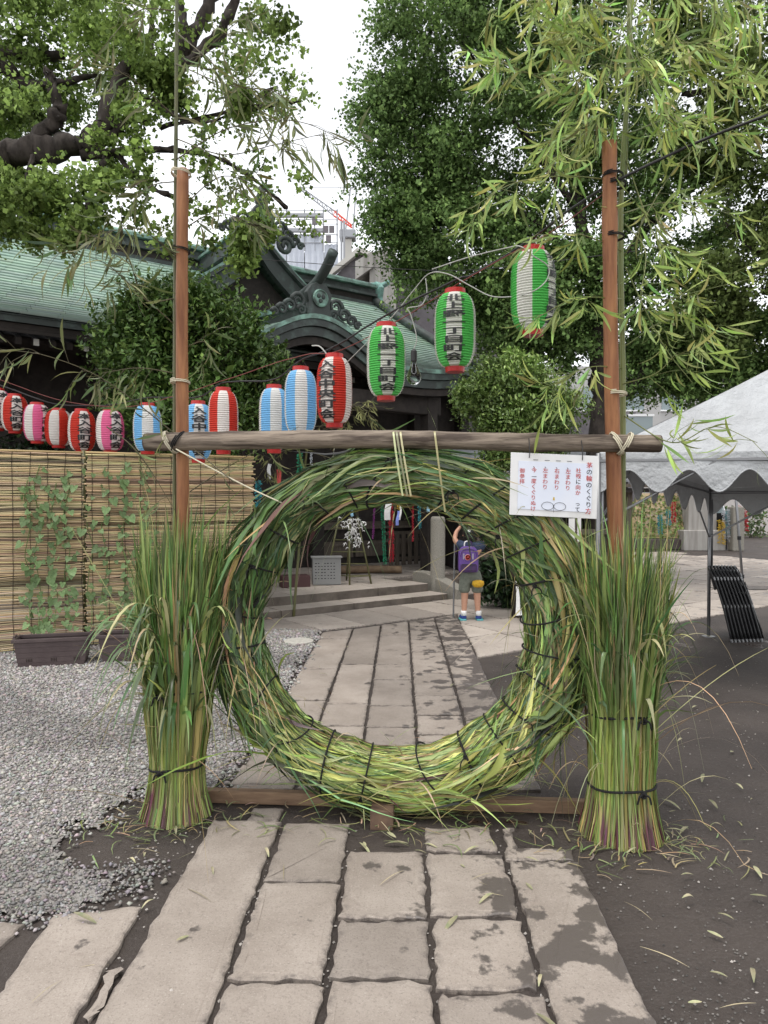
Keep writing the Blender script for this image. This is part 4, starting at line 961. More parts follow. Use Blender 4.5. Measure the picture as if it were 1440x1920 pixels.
# ================================================================== reed screens with climbing plants
SA, SB = np.array((-3.72, 6.84)), np.array((-1.46, 7.95)); sdir2 = (SB - SA) / np.linalg.norm(SB - SA); snrm = np.array((sdir2[1], -sdir2[0]))
def scr(px):                         # distance along the screen seen at a column of the photograph
    k = (px - 720) / FPX; return float((k * SA[1] - SA[0]) / (sdir2[0] - k * sdir2[1]))
def spt(a, z, o=0): q = SA + sdir2 * a + snrm * o; return np.array((q[0], q[1], z))
scr_edges = [scr(-210), scr(158), scr(476)]
labels = {(0, 1): 'reed screen hanging over the left planter, upper left of the four', (0, 0): 'reed screen behind the left planter, lower left of the four', (1, 1): 'reed screen behind the left post, upper right of the four', (1, 0): 'reed screen behind the left grass bundle, lower right of the four'}
for ci in range(2):
    for ri, (z0, z1, off) in enumerate(((.03, 1.30, .0), (1.27, 1.965, .03))):
        a0, a1 = scr_edges[ci] + .012, scr_edges[ci + 1] - .012
        root = thing('reed_screen', labels[(ci, ri)], 'reed screen', spt((a0 + a1) / 2, z0), 'reed screens'); rows = int((z1 - z0) / .0165); V = []; F = []; cl = []
        sag = rng.normal(0, .004, rows); K = 12; s6 = np.linspace(a0, a1, K); base = off + ci * .012
        for r_ in range(rows):
            z = z0 + (z1 - z0) * (r_ + .5) / rows + .004 * np.sin(s6 * 3 + r_ * .05) + rng.normal(0, .0026, K); e0, e1 = rng.normal(0, .012, 2); ss = s6.copy(); ss[0] += e0; ss[-1] += e1
            rr_ = rng.uniform(.0055, .0085); c = np.array((.53, .405, .24)) * rng.uniform(.65, 1.25) * (1 + rng.normal(0, .06, 3))
            if rng.random() < .12: c *= .42
            n0 = len(V)
            for q in range(K):
                cc_ = c * rng.uniform(.86, 1.12)
                for (do, dz) in ((1, 0), (0, 1), (-1, 0), (0, -1)): V.append(spt(ss[q], z[q] + dz * rr_, base + do * rr_ + .012 * math.sin(ss[q] * 2))); cl.append(cc_)
            F.extend((n0 + q * 4 + j, n0 + q * 4 + (j + 1) % 4, n0 + (q + 1) * 4 + (j + 1) % 4, n0 + (q + 1) * 4 + j) for q in range(K - 1) for j in range(4))
        g = mk('reeds', V, F, m_reed, root, cols=np.array(cl)); g['kind'] = 'stuff'
        for a in np.arange(a0 + .06, a1, .155):
            zz = np.linspace(z0, z1, 9); q = [spt(a + rng.normal(0, .004), z, base + .009 + .012 * math.sin(a * 2)) for z in zz]; B().tube(q, .0028, 4).build('thread', m_thread, root)
        if ri == 1: B().tube([spt(a0, z1 + .012, base), spt(a1, z1 + .008, base)], .011, 6).build('top_rail', m_reed, root, cols=np.tile((.48, .35, .17), (12, 1)), smooth=True)
# posts that hold the screens up
for a, lb_ in ((scr(158), 'bamboo pole behind the seam of the reed screens'), (scr(470), 'bamboo pole at the right end of the reed screens')):
    q = spt(a, 0, -.05); tag(B().tube([q, q + (0, 0, 2.0)], .022, 8).build('support_pole', m_culmd, smooth=True, loc=q), lb_, 'pole')

def planter(px0, px1, ybase, d, label, rz):
    x0, x1 = (px0 - 720) / FPX * d, (px1 - 720) / FPX * d; L = x1 - x0; c = np.array(((x0 + x1) / 2, d + .14, 0)); h = .245; w = .25
    root = thing('planter', label, 'planter', c, 'planters'); cr, sr = math.cos(rz), math.sin(rz)
    def q(u, v, z): return c + np.array((u * cr - v * sr, u * sr + v * cr, z))
    b = B(); lv = [(0, .86), (.04, .875), (.042, .89), (.085, .895), (.087, .91), (.13, .915), (.132, .93), (.175, .935), (.177, .95), (h, .96)]
    rings = [[q(sx_ * L / 2 * k, sy * w / 2 * k, z + .012) for sx_, sy in ((-1, -1), (1, -1), (1, 1), (-1, 1))] for z, k in lv]
    V = [v for r_ in rings for v in r_]; F = [(i * 4 + j, i * 4 + (j + 1) % 4, (i + 1) * 4 + (j + 1) % 4, (i + 1) * 4 + j) for i in range(len(rings) - 1) for j in range(4)] + [(3, 2, 1, 0)]
    b.add(V, F).build('box', m_planter, root)
    rm = B()
    for sx_, sy, lx, ly in ((0, -1, L * 1.02, .024), (0, 1, L * 1.02, .024), (-1, 0, .024, w - .02), (1, 0, .024, w - .02)): rm.box(q(sx_ * (L * 1.02 / 2 - .012), sy * (w / 2 - .002), h + .006), (lx, ly, .032), rz=rz)
    rm.build('rim', m_planter, root, bev=.004)
    B().box(q(0, 0, h - .03), (L * .94, w * .9, .02), rz=rz).build('potting_soil', m_soil, root)
    for sx_ in (-1, 1): B().box(q(sx_ * L * .505, 0, h + .015), (.02, .1, .05), rz=rz).build('handle', m_planter, root, bev=.006)
    for k in (-.32, .0, .3):
        for e in range(4): B().box(q(k * L + e * .014, -w / 2 * .885 - .002, .075), (.005, .004, .03), rz=rz).build('vent', m_thread, root)
    return q, L
pq1, pl1 = planter(18, 152, 1256, 6.28, 'brown plastic planter at the far left under the climbing leaves', R(14))
pq2, pl2 = planter(178, 318, 1248, 6.46, 'brown plastic planter partly hidden by the left grass bundle', R(6))
# morning glory
def heart(name, s):
    o = [(0, -.05), (.18, .14), (.42, .10), (.50, -.14), (.34, -.50), (0, -.95), (-.34, -.50), (-.50, -.14), (-.42, .10), (-.18, .14)]
    V = [(0, -.25 * s, -.10 * s)] + [(x * s, y * s, .06 * s * abs(x) - .12 * s * (y < -.4)) for x, y in o]; n = len(o)
    me = bpy.data.meshes.new(name); me.from_pydata(V, [], [(0, 1 + i, 1 + (i + 1) % n) for i in range(n)]); me.materials.append(m_vine); me.update(); return me
hearts = [heart('leaf', .085), heart('leaf', .105), heart('leaf', .07)]
yaw_s = math.atan2(sdir2[1], sdir2[0])
VN = [(52, 24, 1160, 900, 'leafy vine climbing the reed screen, leftmost, from the left planter'), (70, 26, 1165, 872, 'leafy vine climbing the reed screen, second from the left'), (100, 26, 1175, 905, 'leafy vine climbing the reed screen, third from the left'), (125, 34, 1165, 880, 'dense leafy vine above the right end of the left planter'),
      (167, 10, 1100, 855, 'thin sparse vine along the seam of the reed screens'), (195, 22, 1160, 860, 'leafy vine left of the densest one above the right planter'), (232, 34, 1165, 860, 'densest leafy vine, rising from the right planter'), (272, 20, 1120, 870, 'leafy vine beside the left grass bundle')]
for vi, (vx, n, yb_, yt, lab) in enumerate(VN):
    a = scr(vx); zb = .26; zt = 1.5 + (937 - yt) / FPX * (SA + sdir2 * a)[1]
    root = thing('climbing_vine', lab, 'vine', spt(a, zb, .25), 'vines on the reed screens')
    q = [spt(a, zb, .25), spt(a + .01, zb + .15, .12)] + [spt(a + .03 * math.sin(k * 2.1 + vi), zb + .3 + (zt - zb - .3) * k / 6, .05) for k in range(7)]; q = smoothline(q, 5)
    B().tube(q, .004, 5).build('stem', m_stem, root, smooth=True)
    n = int(n * 1.35)
    for k in range(n):
        f = (k + rng.random()) / n; pz = q[int(f * (len(q) - 1))] + np.array((sdir2[0], sdir2[1], 0)) * rng.normal(0, .035) + np.array((snrm[0], snrm[1], 0)) * rng.uniform(.01, .05)
        rot = Matrix.Rotation(yaw_s + rng.normal(0, .5), 3, 'Z') @ Matrix.Rotation(R(rng.uniform(45, 85)), 3, 'X') @ Matrix.Rotation(rng.normal(0, .45), 3, 'Z')
        inst('leaf', random.choice(hearts), root, pz, rot, rng.uniform(.55, 1.0))

# ================================================================== steps and platform of the shrine
steps = thing('stone_steps', 'two broad low stone steps in front of the shrine', 'steps', S(-.8, 0))
for lv, (t0, t1, z0, z1, edges) in enumerate(((0.0, .42, .0, .105, (-4.6, -3.4, -2.2, -1.35, -.25, .75, 1.42)), (.38, .84, .105, .225, (-4.6, -3.1, -1.9, -.95, .42, 1.36)))):
    for a, b in zip(edges[:-1], edges[1:]):
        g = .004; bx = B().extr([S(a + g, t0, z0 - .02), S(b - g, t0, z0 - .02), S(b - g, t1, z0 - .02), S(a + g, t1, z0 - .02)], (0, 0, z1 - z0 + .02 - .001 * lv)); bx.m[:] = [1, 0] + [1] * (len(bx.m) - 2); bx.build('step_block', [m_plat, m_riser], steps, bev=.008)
plat = holder('shrine_platform')
B().extr([S(-7, .80, .0), S(5.4, .80, .0), S(5.4, 9, .0), S(-7, 9, .0)], (0, 0, .19)).build('platform_body', m_riser, plat)
tt = [.82, 1.4, 1.98, 2.56, 3.14, 3.72]
for k in range(len(tt) - 1):
    s = -5.0 + (k % 2) * .3
    while s < 5.2:
        s1 = s + .62
        if s1 < 1.5 or k > 0: stone(plat, [S(s + .004, tt[k] + .004), S(s1 - .004, tt[k] + .004), S(s1 - .004, tt[k + 1] - .004), S(s + .004, tt[k + 1] - .004)], .15, .226 + rng.normal(0, .0012), m_plat, .003)
        s = s1
# cheek stone and round granite post at the right end of the steps
ck = B().extr([S(1.50, -.12, -.01), S(1.50, .95, -.01), S(1.50, .95, .36), S(1.50, .62, .36), S(1.50, -.12, .17)], (U[0] * .22, U[1] * .22, 0))
tag(ck.build('cheek_stone', m_granite, bev=.012, loc=S(1.5, 0)), 'sloping granite cheek stone beside the steps', 'stone block')
gp = S(1.62, .62)
gp = np.array(((821 - 720) / FPX * 11.0, 11.0, .0))
tag(B().lathe([(.118, 0), (.118, .02), (.113, .04), (.113, 1.19), (.105, 1.225), (.085, 1.24), (.0, 1.24)], gp, 28).build('granite_post', m_granite, smooth=False, loc=gp), 'round pale granite post at the right of the steps', 'post')
for p_ in COL.objects['granite_post'].data.polygons: p_.use_smooth = abs(p_.normal.z) < .5
q = np.array(((795 - 720) / FPX * 13.2, 13.2, .2))
tag(B().lathe([(.10, 0), (.10, 1.10), (.085, 1.13), (.0, 1.13)], q + (1.15, .2, 0), 20).build('granite_post', m_granite, loc=q), 'second granite post behind the child', 'post')

# ================================================================== shrine hall
hall = thing('shrine_hall', 'dark wooden shrine hall with green copper roof and curved porch gable', 'shrine', S(0, 2, .2))
ZR, ZE, TR, TE = 6.22, 3.84, 6.0, 1.95
def roof_z(t):
    k = np.clip((TR - t) / (TR - TE), 0, 1); return ZR - (ZR - ZE) * (1 - (1 - k) ** 1.32)
def patina(k, n): # green above, grey green towards the eave
    g = np.array((.285, .40, .315)); gr = np.array((.225, .25, .24)); c = g * (1 - k) + gr * k
    return c[None] * (1 + rng.normal(0, .07, (n, 1))) * (1 + rng.normal(0, .03, (n, 3)))
def course(parent, rows, colk, name='copper_course'):
    """a course of copper sheets; rows = [(lower edge pts), (upper edge pts)] lists of matching points"""
    lo, hi = np.asarray(rows[0]), np.asarray(rows[1]); V = []; F = []; C = []
    for i in range(len(lo) - 1):
        g = (lo[i + 1] - lo[i]) * .006; a, b, c, d = lo[i] + g, lo[i + 1] - g, hi[i + 1] - g, hi[i] + g
        up = np.array((0, 0, .022)); n0 = len(V); col = patina(colk, 1)[0]
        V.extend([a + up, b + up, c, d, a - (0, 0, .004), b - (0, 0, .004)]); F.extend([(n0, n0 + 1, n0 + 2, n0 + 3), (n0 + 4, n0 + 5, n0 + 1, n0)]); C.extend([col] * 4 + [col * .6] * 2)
    return mk(name, V, F, m_copper, parent, cols=np.array(C))
NCO = 34; ts = TR - (TR - TE) * np.linspace(0, 1, NCO + 1)
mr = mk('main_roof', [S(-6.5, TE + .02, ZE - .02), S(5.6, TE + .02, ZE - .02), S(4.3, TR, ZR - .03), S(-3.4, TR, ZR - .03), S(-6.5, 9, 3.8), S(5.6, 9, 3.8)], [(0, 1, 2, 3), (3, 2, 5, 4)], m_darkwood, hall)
# (the deck under the sheets follows the same curve)
mr.data.clear_geometry(); V = []; F = []
for i, t in enumerate(ts):
    k = i / NCO; V += [tuple(S(-3.4 - 2.4 * k ** .8, t, float(roof_z(t)) - .03) - ORG[hall.name]), tuple(S(4.3 + 1.0 * k, t, float(roof_z(t)) - .03) - ORG[hall.name])]
F = [(2 * i, 2 * i + 1, 2 * i + 3, 2 * i + 2) for i in range(NCO)]
n0 = len(V); V += [tuple(S(-5.8, 10, 3.8) - ORG[hall.name]), tuple(S(5.3, 10, 3.8) - ORG[hall.name])]; F.append((1, 0, n0, n0 + 1)); mr.data.from_pydata(V, [], F); mr.data.materials.append(m_darkwood); mr.data.update()
for i in range(NCO):
    k0, k1 = i / NCO, (i + 1) / NCO; n = 26
    def edge(k, t): a, b = -3.4 - 2.4 * k ** .8, 4.3 + 1.0 * k; return [S(s, t, float(roof_z(t)) + .06 * max(0, abs((s - .3) / 5.3) - .6) ** 2 * k) for s in np.linspace(a, b, n) + (i % 2) * .08 * np.sin(np.linspace(0, PI, n))]
    course(mr, (edge(k1, ts[i + 1]), edge(k0, ts[i])), max(0, k0 - .55) / .45 * .95)
# thick layered eave edge
for a, b, dz, th, mt in ((-5.75, 5.3, -.01, .10, m_copperd), (-5.7, 5.25, -.11, .07, m_darkwood), (-5.65, 5.2, -.18, .05, m_darkwood)):
    off = .02 if mt is m_copperd else .07
    B().extr([S(a, TE + off, ZE + dz - th), S(b, TE + off, ZE + dz - th), S(b, TE + off + .25, ZE + dz - th + .1), S(a, TE + off + .25, ZE + dz - th + .1)], (0, 0, th - .003)).build('eave_board', mt, mr)
# ridge: stacked mouldings, copper cap, ornaments at its ends
for z0, z1, hw, mt in ((5.98, 6.16, .20, m_copperd), (6.16, 6.30, .15, m_darkwood), (6.30, 6.36, .23, m_copperd), (6.36, 6.50, .14, m_copperd), (6.50, 6.55, .24, m_coppere)):
    B().extr([S(-3.35, TR - hw, z0), S(4.25, TR - hw, z0), S(4.25, TR + hw, z0), S(-3.35, TR + hw, z0)], (0, 0, z1 - z0 - .002)).build('ridge_course', mt, mr)
B().tube([S(-3.5, TR, 6.60), S(4.45, TR, 6.60)], .075, 10).build('ridge_cap', m_coppere, mr, smooth=True)
def ridge_end(s, sgn, mat):
    o = B()
    for dt in (-.26, .26): pass
    prof = [(-.30, 5.55), (-.18, 5.8), (-.24, 6.1), (-.16, 6.3), (-.22, 6.55), (-.06, 6.72), (.06, 6.72), (.22, 6.55), (.16, 6.3), (.24, 6.1), (.18, 5.8), (.30, 5.55), (.05, 5.75), (-.05, 5.75)]
    o.extr([S(s, TR + a, z) for a, z in prof], np.r_[U * sgn * .14, 0]); o.tube(smoothline([S(s - sgn * .1, TR, 6.62), S(s + sgn * .2, TR, 6.66), S(s + sgn * .42, TR, 6.78)], 4), .07, 8)
    for a in (-.2, .2): o.lathe([(.02, -.03), (.11, -.02), (.12, .02), (.06, .05), (.01, .05)], S(s + sgn * .16, TR + a, 5.95), 12, tuple(np.r_[U * sgn, 0]))
    o.build('ridge_ornament', mat, mr, bev=.015)
ridge_end(-3.42, -1, m_copperd); ridge_end(4.32, 1, m_coppert)
# descending ridges on the hips
for s0, s1, sg_ in ((-3.35, -5.2, -1), (4.2, 5.0, 1)):
    q = [S(s0 + (s1 - s0) * k ** .8, TR - (TR - TE - .6) * k, float(roof_z(TR - (TR - TE - .6) * k)) + .10) for k in np.linspace(0, 1, 10)]
    B().tube(q, .10, 8).build('hip_ridge', m_copperd, mr, smooth=True)

# gable dormer above the porch
TG, AP, HW, GB = 3.25, 5.98, 1.95, 4.45
def gz(s): k = np.abs(s) / HW; return AP - (AP - GB) * (1 - (1 - k) ** 1.5 * .0 - (1 - k)) ** .80
def gz(s): k = np.clip(np.abs(s) / HW, 0, 1); return AP - (AP - GB) * k ** .82
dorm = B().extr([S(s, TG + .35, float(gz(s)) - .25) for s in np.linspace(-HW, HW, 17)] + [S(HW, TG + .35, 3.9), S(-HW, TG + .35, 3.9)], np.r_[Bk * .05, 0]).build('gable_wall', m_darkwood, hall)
ss = np.linspace(-HW - .1, HW + .1, 33)
def band(t0, t1, zt, zb, name, mat, parent, fz=None, ss=ss):
    f = fz or gz; a = [S(s, t0, float(f(s)) + zt) for s in ss]; b = [S(s, t0, float(f(s)) + zb) for s in ss]; c = [S(s, t1, float(f(s)) + zb) for s in ss]; d = [S(s, t1, float(f(s)) + zt) for s in ss]
    n = len(ss); V = a + b + c + d; F = []
    for i in range(n - 1):
        for x, y in ((0, 1), (1, 2), (2, 3), (3, 0)): F.append((x * n + i, x * n + i + 1, y * n + i + 1, y * n + i))
    F += [(0, n, 2 * n, 3 * n), (n - 1, 4 * n - 1, 3 * n - 1, 2 * n - 1)]
    return mk(name, V, F, mat, parent)
band(TG, TG + .12, .02, -.30, 'bargeboard', m_copperd, dorm); band(TG - .10, TG + .1, .10, .03, 'verge_board', m_copperd, dorm); band(TG - .06, TG + .6, .16, .11, 'verge_roll', m_coppere, dorm)
for sg_ in (-1, 1):
    for i in range(14):
        s0, s1 = sg_ * HW * 1.04 * i / 14, sg_ * HW * 1.04 * (i + 1) / 14; tn = np.linspace(TG + .02, TG + 2.6, 7)
        lo = [S(s1, t, float(gz(s1)) + .05) for t in tn]; hi = [S(s0, t, float(gz(s0)) + .05) for t in tn]
        if sg_ > 0: course(dorm, (lo, hi), .15)
        else: course(dorm, (lo[::-1], hi[::-1]), .1)
for z0, z1, hw in ((AP + .06, AP + .22, .13), (AP + .22, AP + .34, .10), (AP + .34, AP + .39, .15)):
    B().extr([S(-hw, TG + .1, z0), S(hw, TG + .1, z0), S(hw, TG + 2.7, z0), S(-hw, TG + 2.7, z0)], (0, 0, z1 - z0 - .002)).build('ridge_course', m_coppere if z1 > AP + .35 else m_copperd, dorm)
def crest(sc, t, z, k, mat, parent, knob=True):
    """end ornament: shield with round crest, scrolls to both sides, a tube rising forward"""
    fw = -np.r_[Bk, 0]
    B().extr([S(sc + a * k, t, z + b_ * k) for a, b_ in ((-.26, 0), (.26, 0), (.22, .22), (.27, .40), (.16, .56), (0, .62), (-.16, .56), (-.27, .40), (-.22, .22))], fw * .14 * k).build('crest_shield', mat, parent, bev=.01)
    B().lathe([(.01, 0), (.155 * k, 0), (.165 * k, .03), (.14 * k, .045), (.12 * k, .03), (.01, .035)], S(sc, t - .14 * k, z + .31 * k), 20, tuple(fw)).build('crest_ring', m_coppere, parent)
    for q in range(3): a = q * 2.094 + .4; B().lathe([(.01, 0), (.045 * k, .0), (.035 * k, .02), (.005, .025)], S(sc + .055 * k * math.cos(a), t - .14 * k - .03, z + .31 * k + .055 * k * math.sin(a)), 10, tuple(fw)).build('crest_comma', m_copperd, parent)
    for sg_ in (-1, 1):
        for (a, b_, r_) in ((.40, .22, .15), (.58, .10, .12), (.74, .02, .10), (.34, .06, .10), (.88, -.05, .07)):
            pts = [S(sc + sg_ * k * (a + r_ * (1 - i / 22) * math.cos(i * .55)), t - .05, z + k * (b_ + r_ * (1 - i / 22) * math.sin(i * .55))) for i in range(18)]
            B().tube(pts, .035 * k * np.linspace(1.2, .6, len(pts)), 6).build('scroll', mat, parent, smooth=True)
    if knob: B().tube(smoothline([S(sc, t + .5, z + .50 * k), S(sc, t, z + .62 * k), S(sc, t - .35 * k, z + .80 * k), S(sc, t - .62 * k, z + 1.04 * k)], 5), .095 * k, 12).build('crest_tube', mat, parent, smooth=True)
crest(0, TG + .02, AP + .08, .85, m_copperd, dorm, False)
B().lathe([(.02, 0), (.10, .02), (.13, .1), (.08, .2), (.05, .32), (.02, .38)], S(0, TG, AP + .58), 12).build('crest_knob', m_copperd, dorm, smooth=True)
for sg_ in (-1, 1):
    q = S(sg_ * .42, TG - .06, AP - .03); pts = [q + np.r_[U * (.17 * (1 - i / 26) * math.cos(i * .5)), .17 * (1 - i / 26) * math.sin(i * .5)] for i in range(22)]; B().tube(pts, .045, 6).build('scroll', m_copperd, dorm, smooth=True)

# the curved porch gable
TP, PA, PE, PW = 1.30, 4.22, 3.62, 2.85
def kz(s):
    a = np.abs(s); z = PE + (PA - PE) * np.where(a < 1.65, .5 + .5 * np.cos(PI * np.clip(a / 1.65, 0, 1)), 0); return z + .09 * np.clip((a - 1.9) / .95, 0, 1) ** 2
pss = np.linspace(-PW, PW, 61)
porch = band(TP + .02, TP + 3.0, .0, -.05, 'porch_roof', m_darkwood, hall, kz, pss)
for sg_ in (-1, 1):
    ed = np.concatenate([np.linspace(0, 1.7, 17), np.linspace(1.85, PW, 8)])
    for i in range(len(ed) - 1):
        s0, s1 = sg_ * ed[i], sg_ * ed[i + 1]; tn = np.linspace(TP + .25, TP + 3.0, 8); lo = [S(s1, t, float(kz(s1)) + .015 + .10 * (t - TP)) for t in tn]; hi = [S(s0, t, float(kz(s0)) + .015 + .10 * (t - TP)) for t in tn]
        if sg_ < 0: lo, hi = lo[::-1], hi[::-1]
        course(porch, (lo, hi), .25)
band(TP - .02, TP + .34, .075, .005, 'verge_board', m_coppere, porch, kz, pss); band(TP, TP + .2, .0, -.10, 'bargeboard', m_copperd, porch, kz, pss); band(TP + .05, TP + .2, -.11, -.24, 'bargeboard', m_copperd, porch, kz, pss); band(TP + .10, TP + .2, -.25, -.36, 'bargeboard', m_darkwood, porch, kz, pss)
crest(0, TP + .12, PA + .06, .82, m_copperd, porch)
for z0, z1, hw in ((PA + .05, PA + .22, .12), (PA + .22, PA + .30, .17)): B().extr([S(-hw, TP + .3, z0), S(hw, TP + .3, z0), S(hw, TP + 2.2, z0 + .2), S(-hw, TP + 2.2, z0 + .2)], (0, 0, z1 - z0)).build('ridge_course', m_coppere if hw > .15 else m_copperd, porch)
# rafters under the eaves, their ends painted white
for i in range(54):
    s = -5.6 + i * .205
    a, b_ = S(s, TE + .22, ZE - .30), S(s, TE + 1.5, ZE + .12); r_ = B().beam(a, b_, .07, .09).build('rafter', m_darkwood, hall)
for i in range(36):
    s = -2.75 + i * .155
    if abs(s) < 1.5: continue
    B().beam(S(s, TP + .12, PE - .22), S(s, TP + 1.6, PE - .02), .06, .08).build('rafter', m_darkwood, hall)
    B().beam(S(s, TP + .42, PE - .36), S(s, TP + 1.6, PE - .2), .06, .08).build('rafter', m_darkwood, hall)
re = B().box((0, 0, 0), (.065, .012, .085), rz=R(36)); re0 = None
for i in range(0, 54, 3):
    s = -5.6 + i * .205; p0 = S(s, TE + .21, ZE - .30)
    if re0 is None: re0 = mk('rafter_end', np.array(re.v) + p0, re.f, m_rafter, hall); re0.data.transform(Matrix.Translation(Vector(tuple(ORG[hall.name] - p0)))); re0.location = tuple(p0 - ORG[hall.name])
    else: inst('rafter_end', re0.data, hall, p0)
# walls, columns, doors, ceiling under the porch
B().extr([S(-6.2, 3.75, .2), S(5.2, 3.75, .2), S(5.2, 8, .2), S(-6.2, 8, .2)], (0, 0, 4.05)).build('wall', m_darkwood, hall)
B().extr([S(-5.6, 2.3, 3.60), S(5.1, 2.3, 3.60), S(5.1, 3.75, 3.75), S(-5.6, 3.75, 3.75)], (0, 0, .03)).build('ceiling', m_darkwood, hall)
for s in (-2.5, 2.5): B().box(S(s, 1.75, 1.75), (.22, .22, 3.1), rz=R(36)).build('column', m_darkwood, hall, bev=.01)
for s in (-5.5, -4.0, -1.3, 1.3, 3.7, 5.0): B().box(S(s, 3.65, 1.95), (.24, .24, 3.5), rz=R(36)).build('column', m_darkwood, hall, bev=.01)
B().beam(S(-2.7, 1.75, 3.15), S(2.7, 1.75, 3.15), .20, .32).build('tie_beam', m_darkwood, hall, bev=.02)
B().beam(S(-5.6, 3.6, .95), S(5.1, 3.6, .95), .06, .05).build('rail', m_midwood, hall)
for s in np.arange(1.6, 4.9, .8):
    d_ = B().box(S(s + .2, 3.70, 1.25), (.74, .05, 1.75), rz=R(36)).build('door', m_midwood, hall)
    for z in (.62, 1.0, 1.4, 1.8): B().box(S(s + .2, 3.665, z), (.70, .03, .05), rz=R(36)).build('door_rail', m_midwood, d_)
    for z in (.82, 1.2, 1.6): B().box(S(s + .2, 3.668, z), (.60, .012, .26), rz=R(36)).build('door_panel', m_darkwood, d_)

# ================================================================== things on the platform
fr = S(3.0, 2.9, .225); lf = thing('low_fence', 'low grey wooden fence with upright slats on the platform', 'fence', fr)
for i in range(9): B().box(S(2.55 + i * .155, 2.95, .55), (.085, .03, .62), rz=R(36)).build('slat', m_midwood, lf, bev=.004)
for z in (.36, .72, .86): B().box(S(3.17, 2.98, z), (1.4, .03, .06), rz=R(36)).build('rail', m_midwood, lf)
m_paperg = M('notice_grey', (.24, .24, .235), .7)
nb = P(612, 1052, 10.6); nb[2] = .226; nbt = thing('notice_box', 'white box with lines of small writing on the platform', 'notice', nb)
B().box(nb + (0, 0, .21), (.42, .16, .40), rz=R(10))  .build('box', m_paperg, nbt, bev=.008); B().box(nb + (0, 0, .42), (.46, .20, .02), rz=R(10)).build('lid', m_paperg, nbt)
lt = B()
for k in range(6):
    for j in range(7): lt.box(nb + np.array((-.15 + j * .045 + rng.normal(0, .003), -.083 - .0 + (j - 3) * .008, .33 - k * .045)), (.028 * rng.uniform(.5, 1.1), .003, .012), rz=R(10))
lt.build('lettering', m_ink, nbt)
kb = B().box(P(552, 1058, 10.4) * (1, 1, 0) + (0, 0, .31), (.42, .26, .17), rz=R(20)).build('brown_crate', M('crate_brown', (.07, .03, .03), .6), bev=.01, loc=P(552, 1058, 10.4) * (1, 1, 0) + (0, 0, .225)); tag(kb, 'low dark brown crate beside the white notice box', 'crate')
rk = P(655, 1065, 10.9); rk[2] = .226; rack = thing('paper_tie_rack', 'bamboo rack covered with knotted white paper strips', 'rack', rk)
pol = [((-.36, -.12), (-.16, 0)), ((.34, -.16), (.12, 0)), ((.02, -.32), (.0, 0)), ((-.06, .28), (.02, .02))]
for (a, b_), (c_, e_) in pol: B().tube([rk + (a, b_, 0), rk + (c_, e_, 1.0)], .014, 6).build('leg', m_culmd, rack, smooth=True)
for (x0, y0), (x1, y1), z in (((-.36, -.1), (.34, -.14), .12), ((-.3, -.1), (.28, -.14), .30), ((-.26, -.08), (.24, -.1), .48), ((-.22, -.06), (.2, -.08), .66), ((.0, -.3), (.34, -.14), .12), ((-.2, -.04), (.17, -.05), .84)): B().tube([rk + (x0, y0, z), rk + (x1, y1, z)], .008, 5).build('rail', m_culmd, rack, smooth=True)
for i in range(90):
    a = rng.normal(0.05, .09); z = rng.choice([.66, .84, .75, .6, .93]) + rng.normal(0, .03); p0 = rk + (a + .03 * (z < .7), -.09 + rng.normal(0, .03), z)
    if i == 0:
        kp = B(); kp.tube(smoothline([(-.05, 0, -.05), (-.015, -.01, 0), (.015, .006, .005), (.05, 0, -.045)], 3), [.003, .008, .011, .013, .012, .011, .009, .008, .006, .003], 4); k0 = kp.build('paper_knot', m_strips[0], None); bpy.data.objects.remove(k0); knot = bpy.data.meshes['paper_knot']
    inst('paper_knot', knot, rack, p0, tuple(rng.normal(0, .5, 3) + np.array((0, 0, rng.uniform(0, 6)))), rng.uniform(.45, .8))
lg = P(715, 1055, 12.2) * (1, 1, 0); lgm = B(); lgm.tube(smoothline([lg + (-.75, -.1, .30), lg + (-.2, .05, .30), lg + (.35, .0, .30)], 5), .065, 10); tag(lgm.build('timber_log', M('pale_log', (.22, .15, .09), .8, (.12, .08, .05), 8), smooth=True, loc=lg + (-.2, 0, .225)), 'pale log lying on the platform below the streamers', 'log')
# festival bamboo with paper strips and tinsel in front of the hall
fb = np.array((-1.15, 9.0, 0.0)); fest = thing('festival_bamboo', 'dried yellowish festival bamboo behind the crossbar', 'bamboo', fb)
culm(fest, [fb, fb + (.1, 0, 1.2), P(585, 800, 8.6), P(660, 745, 8.3)], .018, m_culmd); its = []
for pts, n in (([(570, 830, 8.6), (650, 760, 8.3), (700, 790, 8.2)], 60), ([(585, 800, 8.6), (640, 800, 8.4), (700, 830, 8.3)], 60), ([(580, 840, 8.6), (520, 850, 8.5), (480, 900, 8.4)], 50), ([(590, 850, 8.6), (650, 870, 8.4), (700, 900, 8.3)], 50), ([(575, 880, 8.6), (540, 900, 8.5), (500, 960, 8.4)], 50), ([(590, 820, 8.5), (640, 780, 8.3), (690, 760, 8.2)], 60)): bamboo_branch(fest, [P(*q) for q in pts], bld, n, m_twig, its, .006, .22, .9, 5)
m_festl = M('festival_leaf', (.26, .26, .10), .6, (.16, .17, .07), 8, trans=.25, vary=.4); fes = [leaf_mesh('leaf', .17, .010, m_festl, -.15, 5), leaf_mesh('leaf', .14, .009, m_festl, -.3, 5)]
put_leaves(fest, its, fes, 300, m_bleafs, (.24, .25, .10))
